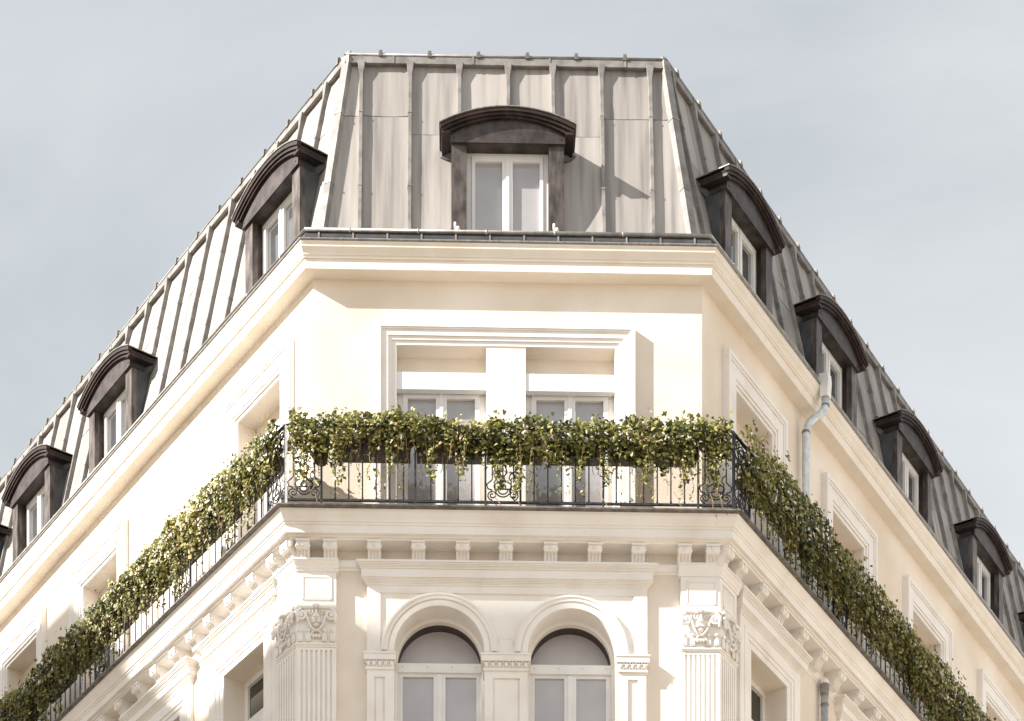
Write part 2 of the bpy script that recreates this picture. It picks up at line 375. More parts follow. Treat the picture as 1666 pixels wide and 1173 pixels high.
for face in 'LFR':
    base = MB(); 
    lo0, hi0 = hipx(face, RZ0); lo1, hi1 = hipx(face, 23.33)
    tp = -3.2
    t0, t1 = (lo1, hi1) if face != 'F' else (-tp * TL, W + tp * TR)
    if face == 'L': t0, t1 = EL, tp * TL
    if face == 'R': t0, t1 = -tp * TR, ER
    ZD = 21.93
    lm, hm_ = hipx(face, ZD)
    gaps = sorted((c - .67, c + .67) for c in dorm[face])
    xs_ = [None] + [v for g_ in gaps for v in g_] + [None]
    for q0, q1 in zip(xs_[0::2], xs_[1::2]):
        base.add([rpt(lo0 if q0 is None else q0, RZ0), rpt(hi0 if q1 is None else q1, RZ0), rpt(hm_ if q1 is None else q1, ZD), rpt(lm if q0 is None else q0, ZD)], [(0, 1, 2, 3)])
    base.add([rpt(lm, ZD), rpt(hm_, ZD), rpt(hi1, 23.33), rpt(lo1, 23.33), (t0, -tp, 23.75), (t1, -tp, 23.75)], [(0, 1, 2, 3), (3, 2, 5, 4)])
    roof = fo('mansard_roof', base, M['zinc'], face, B)
    ss = sorted(seams[face]); lo, hi = hipx(face, RZ0); lo = min(lo, hipx(face, RZ1)[0]); hi = max(hi, hipx(face, RZ1)[1])
    edges = [lo] + [s for s in ss if lo < s < hi] + [hi]
    for i in range(len(edges) - 1):
        a, b = edges[i], edges[i + 1]
        zj = 22.46 if (i % 2 == 0) else 22.17
        if face == 'F': zj = {0: 22.45, 1: 22.45, 2: 22.18, 3: 22.18, 4: 22.18, 5: 22.19, 6: 22.47, 7: 22.47}[i]
        mid = (a + b) / 2
        over = any(abs(mid - c) < .62 for c in dorm[face])
        dc = [c for c in dorm[face] if a < c + .68 and b > c - .68]
        if dc:
            # next to or behind a dormer: the lower sheet stops at its cheek
            c = dc[0]
            for u, v in ((a, min(b, c - .68)), (max(a, c + .68), b)):
                if v - u > .05 and min(v, hipx(face, RZ0)[1]) - max(u, hipx(face, RZ0)[0]) > .03:
                    pid += 1; fo('zinc_panel', zinc_panel(face, u, v, RZ0, zj, pid), M['zinc'], face, roof)
            pid += 1; fo('zinc_panel', zinc_panel(face, max(a, c - .68), min(b, c + .68), 21.975, zj, pid), M['zinc'], face, roof)
            pid += 1; fo('zinc_panel', zinc_panel(face, a, b, zj + .006, RZ1, pid), M['zinc'], face, roof)
            continue
        cuts = [RZ0, zj, RZ1] if face != 'R' else [RZ0, 21.35 + .25 * (i % 3), zj, RZ1]
        for j in range(len(cuts) - 1):
            # where the hip cuts the panel to nothing, skip it
            za, zb = cuts[j], cuts[j + 1]
            if min(b, hipx(face, za)[1]) - max(a, hipx(face, za)[0]) < .03: continue
            pid += 1
            fo('zinc_panel', zinc_panel(face, a, b, za + (.006 if j else 0), zb - .006, pid), M['zinc'], face, roof)
    # battens over the seams, one mesh shared
    def batten(zb_, zt_):
        m = MB(); wv, h = .026, .075
        vs_ = []
        for z in (zb_, zt_):
            for x, hh in ((-wv, 0), (-wv * .8, h), (wv * .8, h), (wv, 0)): vs_.append(rpt(x, z, hh))
        m.add(vs_, [(0, 1, 2, 3), (7, 6, 5, 4), (0, 4, 5, 1), (1, 5, 6, 2), (2, 6, 7, 3)])
        for z in (21.35, 22.46):
            if zb_ + .1 < z < zt_:
                vv = [rpt(x, z + dz, hh) for dz in (-.012, .012) for x, hh in ((-wv - .004, 0), (-wv * .8 - .004, h + .005), (wv * .8 + .004, h + .005), (wv + .004, 0))]
                m.add(vv, [(0, 1, 2, 3), (7, 6, 5, 4), (0, 4, 5, 1), (1, 5, 6, 2), (2, 6, 7, 3)])
        # flared head under the ridge
        vv = [rpt(x, z, hh) for z, w2, hh2 in ((zt_ - .19, wv, h), (zt_ - .02, wv * 2.1, h + .02)) for x, hh in ((-w2, 0), (-w2 * .85, hh2), (w2 * .85, hh2), (w2, 0))]
        m.add(vv, [(0, 1, 2, 3), (7, 6, 5, 4), (0, 4, 5, 1), (1, 5, 6, 2), (2, 6, 7, 3)])
        return m
    bme = batten(RZ0, RZ1).mesh('standing_seam', M['zinc_cap']); btop = batten(22.05, RZ1).mesh('standing_seam', M['zinc_cap'])
    for s in ss:
        l1, h1 = hipx(face, RZ1); l0, h0 = hipx(face, RZ0)
        if not (max(l1, l0) + .06 < s < min(h1, h0) - .06): continue
        c = [abs(s - c_) for c_ in dorm[face]]
        me = btop if min(c) < .74 else bme
        obj('standing_seam', me, None, roof, FM[face] @ Matrix.Translation((s, 0, 0)))
    # ridge capping, its roll, and the clips on it
    cap = [(-.92, 23.30), (-.80, 23.225), (-.69, 23.215), (-.676, 23.218), (-.690, 23.312), (-.742, 23.322), (-.92, 23.345)]
    rl = [(-.715 + .026 * math.cos(t), 23.345 + .022 * math.sin(t)) for t in [i * math.pi / 3 for i in range(6)]]
    rc = obj('ridge_cap', sweep(MB(), cap, RUN[face]), M['zinc_cap'], roof, Matrix())
    obj('ridge_roll', sweep(MB(), rl, RUN[face], True), M['zinc_cap'], roof, Matrix())
    hk = MB(); hk.prism([(-.675, 23.33), (-.73, 23.33), (-.73, 23.39), (-.705, 23.408), (-.68, 23.39)], -.02, .02); hk.box(-.028, .028, -.73, -.672, 23.31, 23.352)
    hme = hk.mesh('ridge_hook', M['slabtop'])
    xs = [.817 + .626 * i for i in range(6)] if face == 'F' else ([-.55 - .64 * i for i in range(21)] if face == 'L' else [.65 + .62 * i for i in range(25)])
    for x in xs: obj('ridge_hook', hme, None, roof, FM[face] @ Matrix.Translation((x, 0, 0)))
    jn = MB()
    for x in ([.98, 2.0, 2.98, 3.95] if face == 'F' else ([-.9 - 1.25 * i for i in range(10)] if face == 'L' else [1.1 + 1.25 * i for i in range(12)])):
        jn.prism([(-.668, 23.216), (-.682, 23.325), (-.70, 23.325), (-.70, 23.216)], x - .012, x + .012)
    fo('cap_joint', jn, M['zinc_cap'], face, roof)
# hips
for which, bis in (('LF', (rot2(EF, -AL) + EF)), ('FR', (rot2(EF, AR) + EF))):
    t = Vector((bis.x, bis.y, 0)).normalized(); o_ = Vector((t.y, -t.x, 0))
    m = MB(); vs_ = []
    secs = [(z, .055, .035, .075) for z in (20.44, 21.4, 22.4, 23.22)] + [(23.30, .062, .02, .095), (23.43, .03, -.03, .045)]
    for z, wd, _, up in secs:
        c = cpt(which, rp(z), z)
        for a, b in ((-wd, -.05), (-wd * .9, up), (wd * .9, up), (wd, -.05)): vs_.append(c + t * a + o_ * b)
    fs = [(0, 1, 2, 3)] + [tuple(reversed([(len(secs) - 1) * 4 + k for k in range(4)]))]
    for i in range(len(secs) - 1):
        for k in range(4): fs.append((i * 4 + k, i * 4 + (k + 1) % 4, (i + 1) * 4 + (k + 1) % 4, (i + 1) * 4 + k))
    m.add(vs_, fs)
    for z in (21.4, 22.45):
        c = cpt(which, rp(z), z); vv = []
        for dz in (-.012, .012):
            for a, b in ((-.062, -.05), (-.055, .083), (.055, .083), (.062, -.05)): vv.append(c + t * a + o_ * b + Vector((0, 0, dz)))
        m.add(vv, [(0, 1, 2, 3), (7, 6, 5, 4), (0, 4, 5, 1), (1, 5, 6, 2), (2, 6, 7, 3)])
    obj('hip_cap', m, M['zinc_cap'], B, Matrix())

# ------------------------------------------------------------------ dormers
def arc(x0, x1, ze, za, n=14):
    """points (x,z) of a circular arc from x0 to x1, ends at ze, crown at za"""
    h = (x1 - x0) / 2; s = za - ze; r = (h * h + s * s) / (2 * s); c = (x0 + x1) / 2; zc = za - r
    return [(c + r * math.sin(a), zc + r * math.cos(a)) for a in [math.asin(h / r) * (2 * i / n - 1) for i in range(n + 1)]]
def make_dormer():
    wm = FM['F'] @ Matrix.Translation((dorm['F'][0], 0, 0))
    # cheeks: wedge-shaped side walls running back into the slope
    m = MB()
    for s in (-1, 1):
        a, b = sorted((s * .66, s * .705))
        m.prism([(-.125, 20.44), (-.125, 21.87), (rp(21.87) - .05, 21.87), (rp(20.44) - .05, 20.44)], a, b)
    m.box(-.70, .70, -.60, -.40, 21.0, 21.9)
    d = obj('dormer', m, M['cheek'], B, wm)
    # hood: curved canopy with moulded front edge and turned-down ends
    outer = arc(-.85, .85, 21.945, 22.16); inner = arc(-.725, .725, 21.865, 22.055)
    hm = MB(); n = len(outer)
    def shell(op, ip, pf, pb):
        vs_ = [(x, -pf, z) for x, z in op] + [(x, -pf, z) for x, z in ip] + [(x, -pb, z + .0) for x, z in op] + [(x, -pb, z) for x, z in ip]
        k = len(op); fs = []
        for i in range(k - 1):
            fs += [(i, i + 1, k + i + 1, k + i), (2 * k + i, 3 * k + i, 3 * k + i + 1, 2 * k + i + 1), (i, 2 * k + i, 2 * k + i + 1, i + 1), (k + i, k + i + 1, 3 * k + i + 1, 3 * k + i)]
        fs += [(0, k, 3 * k, 2 * k), (k - 1, 3 * k - 1, 4 * k - 1, 2 * k - 1)]
        hm.add(vs_, fs)
    def arcs(w, ze, za): return arc(-w, w, ze, za)
    shell(arcs(.835, 21.925, 22.135), arcs(.815, 21.875, 22.085), -.02, -.66)
    shell(arcs(.85, 21.945, 22.16), arcs(.838, 21.905, 22.12), .0, -.06)
    shell(arcs(.80, 21.875, 22.085), arcs(.76, 21.855, 22.06), -.045, -.10)
    obj('hood', hm, M['copper'], d)
    # soffit boards under the overhanging ends of the hood
    for s in (-1, 1):
        sb = MB(); a_, b_ = sorted((s * .72, s * .828)); sb.box(a_, b_, -.60, -.03, 21.85, 21.884); obj('soffit_board', sb, M['copper'], d)
        ff = MB(); ff.add([(s * .70, .34, 21.83), (s * .87, .44, 21.90), (s * .89, .47, 21.85), (s * .70, .38, 21.77), (s * .70, .50, 21.83), (s * .87, .50, 21.90), (s * .89, .52, 21.85), (s * .70, .50, 21.77)],
               [(0, 1, 2, 3), (4, 7, 6, 5), (0, 4, 5, 1), (1, 5, 6, 2), (2, 6, 7, 3), (3, 7, 4, 0)]); obj('hood_flashing', ff, M['cheek'], d)
    top = arc(-.855, .855, 21.945, 22.162); tm = MB(); k = len(top)
    tm.add([(x * 1.005, -.012, z + .004) for x, z in top] + [(x * 1.005, -.012, z + .016) for x, z in top] + [(x * 1.005, .60, z + .004) for x, z in top] + [(x * 1.005, .60, z + .016) for x, z in top],
           [(i, i + 1, k + i + 1, k + i) for i in range(k - 1)] + [(k + i, k + i + 1, 3 * k + i + 1, 3 * k + i) for i in range(k - 1)] + [(i, i + 1, 2 * k + i + 1, 2 * k + i) for i in range(k - 1)] + [(0, k, 3 * k, 2 * k), (k - 1, 2 * k - 1, 4 * k - 1, 3 * k - 1)])
    obj('hood_flashing', tm, M['lead'], d)
    # tympanum
    ar = arc(-.722, .722, 21.88, 22.07)
    ty = MB().plate([(-.722, 21.775)] + ar + [(.722, 21.775)], -.14, -.085)
    ty.box(-.715, .715, -.32, -.10, 21.772, 21.80)
    obj('tympanum', ty, M['tymp'], d)
    bo = MB()
    for s in (-1, 1): bo.ball((s * .67, -.083, 21.83), (.010, .008, .010), 6, 4)
    obj('screw', bo, M['copper'], d)
    j = MB(); j.box(-.095, .095, -.20, -.12, 20.70, 21.772); j.box(-.10, .10, -.21, -.105, 20.68, 20.71)
    jm = j.mesh('jamb', M['jamb'])
    for s in (-1, 1): obj('jamb', jm, None, d, wm @ Matrix.Translation((s * .613, 0, 0)))
    # pale foot and pivot bracket under each jamb
    f = MB(); f.box(-.085, .085, -.20, -.11, 20.44, 20.68); f.box(-.03, .02, -.11, -.05, 20.56, 20.66); f.ball((-.005, -.05, 20.66), (.03, .025, .035), 8, 5)
    f.tube([(-.04, .06, 20.66), (-.04, .05, 20.74)], .018, 6); f.prism([(-.05, 20.5), (-.05, 20.58), (-.1, 20.64), (-.11, 20.5)], -.05, .03)
    fme = f.mesh('foot_bracket', M['pvc'])
    for s in (-1, 1): obj('foot_bracket', fme, None, d, wm @ Matrix.Translation((s * .62, 0, 0)))
    # lining behind the jambs
    l = MB()
    for s in (-1, 1): l.box(*sorted((s * .518, s * .53)), -.36, -.2, 20.5, 21.8)
    l.box(-.53, .53, -.37, -.33, 21.80, 21.90)
    obj('lining', l, M['copper'], d)
    # window
    fr = MB(); zt = 21.79
    fr.box(-.516, -.455, -.33, -.27, 20.5, zt); fr.box(.455, .516, -.33, -.27, 20.5, zt); fr.box(-.516, .516, -.33, -.268, zt - .05, zt + .03); fr.box(-.40, .42, -.33, -.262, zt - .12, zt - .075)
    obj('window_frame', fr, M['pvc'], d)
    for s in (-1, 1):
        sh = MB(); a, b = (.006, .452)
        xa, xb = sorted((s * a, s * b)); 
        st = (.062, .045) if s == -1 else (.045, .062)
        sh.box(xa, xa + (.045 if s < 0 else .06), -.315, -.255, 20.52, zt - .055); sh.box(xb - (.06 if s < 0 else .045), xb, -.315, -.255, 20.52, zt - .055)
        sh.box(xa, xb, -.314, -.256, zt - .125, zt - .055); sh.box(xa, xb, -.314, -.256, 20.52, 20.60)
        obj('sash', sh, M['pvc'], d)
        pn = MB(); pn.box(xa + .02, xb - .02, -.305, -.295, 20.56, zt - .09)
        obj('pane', pn, M['glass'], d)
    ms = MB(); ms.box(-.02, .02, -.255, -.240, 20.52, zt - .06); obj('meeting_strip', ms, M['pvc'], d)
    return d
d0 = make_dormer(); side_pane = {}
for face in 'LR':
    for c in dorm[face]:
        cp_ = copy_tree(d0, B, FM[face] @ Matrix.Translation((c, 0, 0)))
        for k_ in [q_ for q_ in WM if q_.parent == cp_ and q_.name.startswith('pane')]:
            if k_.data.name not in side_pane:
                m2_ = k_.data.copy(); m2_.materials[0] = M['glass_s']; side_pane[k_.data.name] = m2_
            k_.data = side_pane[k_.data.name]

# ------------------------------------------------------------------ upper windows and surrounds
def surround(xa, xb, zt, zb, wid, p, bottom=False):
    """stepped architrave around the opening xa..xb, top zt; outer width wid"""
    m = MB(); steps = [(0, .22, p * .30), (.22, .41, p * .52), (.41, .69, p * .75), (.69, .78, p * .92), (.78, 1.0, p * 1.1)]
    if wid > .3: steps = [(0, .14, p * .30), (.14, .27, p * .58), (.27, .74, p * .75), (.74, .84, p * .94), (.84, 1.0, p * 1.1)]
    for a, b, q in steps:
        a, b = a * wid, b * wid
        m.plate([(xa - b, zb), (xa - b, zt + b), (xb + b, zt + b), (xb + b, zb), (xb + a, zb), (xb + a, zt + a), (xa - a, zt + a), (xa - a, zb)], -.0, q)
    return m
def make_window(name, xa, xb, zt, zb, p, shut=True, transom=False, gm='glass', mullion=.145):
    """frame in face-local x around 0"""
    w = xb - xa; h = w / 2; m = MB()
    z1 = zt
    if shut:
        z1 = zt - (.44 if name == 'up' else .40)
    m.box(-h, -h + .075, p - .06, p, zb, z1); m.box(h - .075, h, p - .06, p, zb, z1); m.box(-h, h, p - .06, p + .002, z1 - .06, z1)
    m.box(-h + .02, h - .02, p - .05, p + .016, z1 - .085, z1 - .059)
    fr = m; kids = []
    zs = z1 - .085
    if transom:
        fr.box(-h, h, p - .05, p + .012, z1 - .62, z1 - .53); zs = z1 - .62
        kids.append(('pane', MB().box(-h + .07, h - .07, p - .045, p - .035, z1 - .56, z1 - .05), gm))
    for s in (-1, 1):
        xa_, xb_ = sorted((s * .008, s * (h - .078)))
        q = MB(); q.box(xa_, xa_ + .06, p - .045, p + .02, zb + .05, zs); q.box(xb_ - .06, xb_, p - .045, p + .02, zb + .05, zs)
        q.box(xa_, xb_, p - .044, p + .018, zs - .06, zs); q.box(xa_, xb_, p - .044, p + .018, zb + .05, zb + .25)
        kids.append(('sash', q, 'pvc')); kids.append(('pane', MB().box(xa_ + .03, xb_ - .03, p - .035, p - .025, zb + .2, zs - .03), gm))
    kids.append(('meeting_strip', MB().box(-.022, .022, p + .018, p + .034, zb + .05, zs - .01), 'pvc'))
    if shut:
        sb = MB(); 
        if name == 'up': sb.box(-h + .002, h - .002, p + .03, p + .117, z1 - .095, z1 + .118)
        else: sb.box(-h + .002, h - .002, p - .06, p + .05, z1 - .0, z1 + .18)
        kids.append(('shutter_box', sb, 'shutter'))
        lt = MB(); lt.box(-h, h, -.34, (-.228 if name == 'up' else p + .012), z1 + .09, zt + .02)
        kids.append(('lintel', lt, 'stucco'))
    return fr, kids
protos = {}
def put_window(key, face, c, w, zt, zb, p, **kw):
    k = (key, round(w, 3))
    if k not in protos:
        fr, kids = make_window(key, c - w / 2, c + w / 2, zt, zb, p, **kw)
        o = obj('window', fr, M['pvc'], B, FM[face] @ Matrix.Translation((c, 0, 0)))
        for nm, q, mm in kids: obj(nm, q, M[mm], o)
        protos[k] = o; return o
    return copy_tree(protos[k], B, FM[face] @ Matrix.Translation((c, 0, 0)))
for a, b in ((1.036, 2.157), (2.652, 3.770)): put_window('up', 'F', (a + b) / 2, 1.119, ZO, ZU, -.12)
fo('window_surround', surround(1.036, 3.770, ZO, ZU, .25, .075), M['trim'], 'F', B)
pier = MB(); pier.box(2.157, 2.652, .0, .012, ZU, ZO); fo('window_pier', pier, M['trim'], 'F', B)
for face, lst in (('L', upL), ('R', upR)):
    for c, h in lst:
        put_window('ups' + face, face, c, h * 2, ZO, ZU, -.26)
        fo('window_surround', surround(c - h, c + h, ZO, ZU, .33 if face == 'L' else .34, .085), M['trim'], face, B)

# ------------------------------------------------------------------ balcony slab
slab = [(.0, 16.425), (.50, 16.425), (.515, 16.44), (.532, 16.442), (.535, 16.462), (.583, 16.462), (.585, 16.552), (.60, 16.558), (.604, 16.578), (.618, 16.582), (.63, 16.61), (.655, 16.64), (.678, 16.665), (.683, 16.69), (.690, 16.698), (0, 16.698)]
for f in 'LFR':
    s_ = obj('balcony_slab', sweep(MB(), slab, RUN[f]), M['trim'], B, Matrix())
    obj('slab_edge', sweep(MB(), [(0, 16.70), (.734, 16.70), (.745, 16.708), (.741, 16.728), (.0, 16.735)], RUN[f]), M['slabtop'], s_, Matrix())
# modillions under it
md = MB()
prof = [(.24, 16.424), (.50, 16.424), (.505, 16.395), (.515, 16.385), (.518, 16.35), (.502, 16.325), (.475, 16.318), (.455, 16.325), (.435, 16.315), (.415, 16.285), (.405, 16.25), (.41, 16.232), (.395, 16.222), (.24, 16.222)]
md.prism(prof, -.082, .082)
for xx in (-.063, -.021, .021, .063):
    pts = [(.452, 16.327), (.437, 16.312), (.419, 16.285), (.409, 16.25), (.412, 16.236)]
    md.prism([(a + .011, b - .003) for a, b in pts] + [(a - .01, b + .0) for a, b in reversed(pts)], xx - .0105, xx + .0105)
md.box(-.086, .086, .24, .522, 16.400, 16.424)
me_md = md.mesh('modillion', M['trim'])
ro = MB()
for i in range(6):
    a = i * math.pi / 3; ro.ball((.018 * math.cos(a), .520, 16.366 + .018 * math.sin(a)), (.012, .010, .012), 6, 4)
ro.ball((0, .521, 16.366), (.010, .012, .010), 6, 4)
for s in (-1, 1):
    for k, r_ in ((0, .028), (1, .014)):
        ro.M = Matrix.Translation((s * (.083 + .006 * k), -.475, 16.362)) @ Matrix.Rotation(R(90), 4, 'Z'); ro.ball((0, 0, 0), (r_, .007, r_), 8, 5); ro.M = None
me_ro = ro.mesh('rosette', M['trim'])
mods = {'F': [-.10, .234, .776, 1.319, 1.864, 2.396, 2.948, 3.491, 4.029, 4.602, 4.95],
        'L': [.146, -.2, -.705, -1.285, -1.854, -2.348, -2.84, -3.39, -3.945, -4.497] + [-4.497 - .55 * i for i in range(1, 15)],
        'R': [-.202, .175, .779, 1.383, 2.003, 2.611, 3.216, 3.841, 4.430] + [4.43 + .605 * i for i in range(1, 17)]}
for f, xs in mods.items():
    for x in xs:
        o = obj('modillion', me_md, None, B, FM[f] @ Matrix.Translation((x, 0, 0))); tag(obj('rosette', me_ro, None, o), kind='stuff')
for w_ in ('LF', 'FR'):          # little pendants under the slab corners
    q = cpt(w_, .47, 16.40); pm = MB()
    for i in range(3): pm.ball((0, 0, -.012 * i), (.035 - .008 * i, .035 - .008 * i, .022), 8, 5)
    pm.tube([(0, 0, .01), (0, 0, .04)], .03, 8)
    obj('pendant', pm, M['trim'], B, Matrix.Translation(q))

# ------------------------------------------------------------------ lower storey trim
st = [(.25, 16.165), (.285, 16.17), (.29, 16.185), (.282, 16.20), (.295, 16.205), (.312, 16.25), (.314, 16.28), (.25, 16.285)]
for f in 'LFR': obj('string_moulding', sweep(MB(), st, RUN[f]), M['trim'], B, Matrix())
def entab(x0, x1, dz=0):
    m = MB()
    def ret(prof):          # mitred returns: stack of boxes following the profile
        for (p, za, zb) in prof:
            m.box(x0 - (p - .32), x1 + (p - .32), .25, p, za + dz, zb + dz)
    ret([(.450, 16.200, 16.224), (.436, 16.185, 16.199), (.424, 16.172, 16.184), (.410, 16.160, 16.171), (.402, 16.145, 16.159), (.388, 16.045, 16.144), (.376, 16.035, 16.044), (.366, 16.022, 16.034), (.354, 16.008, 16.021), (.342, 15.994, 16.007), (.334, 15.975, 15.993)])
    return m
# front arched pair
en = fo('entablature', entab(.681, 4.150), M['trim'], 'F', B)
AX = [(1.575, .558), (3.212, .545)]; AZ = 15.165
aw = MB()
# spandrel plate with two arched holes, as strips between the arches and the top edge
def spandrel(m, x0, x1, z1, p0, p1, holes, n=22):
    xs = {x0, x1}
    for c, r in holes:
        for i in range(n + 1): xs.add(round(c - r * math.cos(math.pi * i / n), 5))
    xs = sorted(x for x in xs if x0 <= x <= x1)
    def low(x):
        for c, r in holes:
            if abs(x - c) < r + 1e-4: return AZ + math.sqrt(max(0, r * r - (x - c) ** 2))
        return AZ
    for a, b in zip(xs, xs[1:]):
        la, lb = low(a), low(b)
        m.add([(a, -p1, la), (b, -p1, lb), (b, -p1, z1), (a, -p1, z1), (a, -p0, la), (b, -p0, lb)], [(0, 1, 2, 3), (0, 4, 5, 1)])
spandrel(aw, .848, 3.982, 15.90, .0, .298, [(c, r + .03) for c, r in AX])
# raised border of the panel
aw.box(.681, .848, .20, .322, AZ - .04, 15.975); aw.box(3.982, 4.150, .20, .322, AZ - .04, 15.975); aw.box(.848, 3.982, .20, .3215, 15.888, 15.975)
aw.plate([(2.26, AZ - .03), (2.53, AZ - .03), (2.46, AZ + .17), (2.33, AZ + .17)], .2, .318)
aw.box(2.335, 2.455, .2, .324, AZ + .165, AZ + .185)
arch_s = fo('arch_wall', aw, M['trim'], 'F', B)
for c, r in AX:
    m = MB()
    m.ring(c, AZ, r, r + .065, -.03, .338); m.ring(c, AZ, r + .065, r + .085, .25, .326); m.ring(c, AZ, r + .085, r + .130, .25, .346); m.ring(c, AZ, r + .130, r + .150, .25, .356); m.ring(c, AZ, r + .150, r + .172, .25, .330)
    # legs of the ring down to the impost, jambs of the reveal
    fo('archivolt', m, M['trim'], 'F', B)
    j = MB(); j.box(c - r - .09, c - r, -.05, .333, 12.9, AZ); j.box(c + r, c + r + .09, -.05, .333, 12.9, AZ)
    j.ring(c, AZ, r - .035, r + .0, -.045, .035); j.box(c - r, c - r + .035, -.06, .035, 12.9, AZ); j.box(c + r - .035, c + r, -.06, .035, 12.9, AZ)
    fo('window_reveal', j, M['trim'], 'F', B)
    # arched window: fanlight, transom, two casements
    h = r - .037; fr = MB()
    fr.box(-h, h, -.06, .02, 15.072, 15.175); fr.box(-h, -h + .03, -.06, -.005, 12.9, 15.072); fr.box(h - .03, h, -.06, -.005, 12.9, 15.072); fr.box(-h, h, -.06, .0, 15.045, 15.072)
    fr.box(-h, h, -.06, .028, 15.058, 15.074)
    o = fo('window', fr, M['pvc'], 'F', B, x=c)
    pts = [(h * math.cos(math.pi * i / 24), AZ + h * math.sin(math.pi * i / 24)) for i in range(25)]
    obj('pane', MB().plate(pts, -.205, -.195), M['glass_f'], o)
    obj('fanlight_box', MB().ring(0, AZ, h + .001, h + .03, -.20, -.045, 0, math.pi, 24), M['dbrown'], o)
    for s in (-1, 1):
        xa, xb = sorted((s * .004, s * (h - .03))); q = MB()
        wl, wr = (.022, .066) if s < 0 else (.066, .022)
        wl, wr = ((.03, .07) if s < 0 else (.07, .03))
        q.box(xa, xa + wl, -.05, .0, 13, 15.043); q.box(xb - wr, xb, -.05, .0, 13, 15.043); q.box(xa, xb, -.049, -.001, 15.018, 15.043)
        obj('sash', q, M['pvc'], o); obj('pane', MB().box(xa + .02, xb - .02, -.04, -.03, 13, 15.03), M['glass'], o)
    obj('meeting_strip', MB().box(-.03, .03, .0, .016, 13, 15.043), M['pvc'], o)
    sc = MB()
    for i in range(4): sc.ball((-h + .06 + i * (2 * h - .12) / 3, .021, 15.13), (.006, .004, .008), 6, 4)
    obj('screw', sc, M['lead'], o)
# imposts with egg-and-dart, shafts with sunk panels
for x0, x1, px in ((.681, 1.000, (.772, .901)), (2.135, 2.664, (2.238, 2.569)), (3.803, 4.135, (3.911, 4.033))):
    im = MB()
    im.box(x0 - .048, x1 + .048, .10, .385, 15.105, 15.128); im.box(x0 - .040, x1 + .040, .10, .375, 15.033, 15.104); im.box(x0 - .004, x1 + .004, .10, .345, 14.95, 15.032); im.box(x0 - .018, x1 + .018, .10, .356, 14.922, 14.949)
    io = fo('impost', im, M['trim'], 'F', B)
    eg = MB(); n_ = round((x1 - x0 + .05) / .078)
    for i in range(n_):
        cx = x0 - .02 + (i + .5) * (x1 - x0 + .04) / n_
        eg.ball((cx, .352, 14.995), (.026, .02, .036), 8, 5)
        eg.ring(cx, 15.03, .032, .038, .34, .368, math.pi, 2 * math.pi, 8)
        if i: eg.box(cx - (x1 - x0 + .04) / n_ / 2 - .004, cx - (x1 - x0 + .04) / n_ / 2 + .004, .34, .362, 14.955, 15.03)
    obj('egg_and_dart', eg, M['trim'], io)
    sh = MB(); a, b = px
    sh.box(x0, a, .05, .334, 12.9, 14.921); sh.box(b, x1, .05, .334, 12.9, 14.921); sh.box(a, b, .05, .334, 14.84, 14.921)
    sh.box(a, b, .05, .306, 12.9, 14.84); sh.box(a + .018, b - .018, .1, .314, 12.9, 14.822)
    fo('shaft', sh, M['trim'], 'F', B)
# side windows of the lower storey
for face, lst in (('L', loL), ('R', loR)):
    for c, h in lst:
        fo('entablature', entab(c - h - .36, c + h + .36), M['trim'], face, B)
        s = MB(); 
        wid = .36
        for a, b, q in ((0, .10, .30), (.10, .17, .315), (.17, .24, .33), (.24, .36, .322)):
            s.plate([(c - h - b, 12.9), (c - h - b, ZLO + b * .8), (c + h + b, ZLO + b * .8), (c + h + b, 12.9), (c + h + a, 12.9), (c + h + a, ZLO + a * .8), (c - h - a, ZLO + a * .8), (c - h - a, 12.9)], .272, q)
        s.box(c - h - .36, c + h + .36, .272, .3215, ZLO + .289, 15.975)
        fo('window_surround', s, M['trim'], face, B)
        put_window('lo' + face, face, c, h * 2, ZLO, 12.9, -.02, shut=False, transom=True, gm='glass_d')

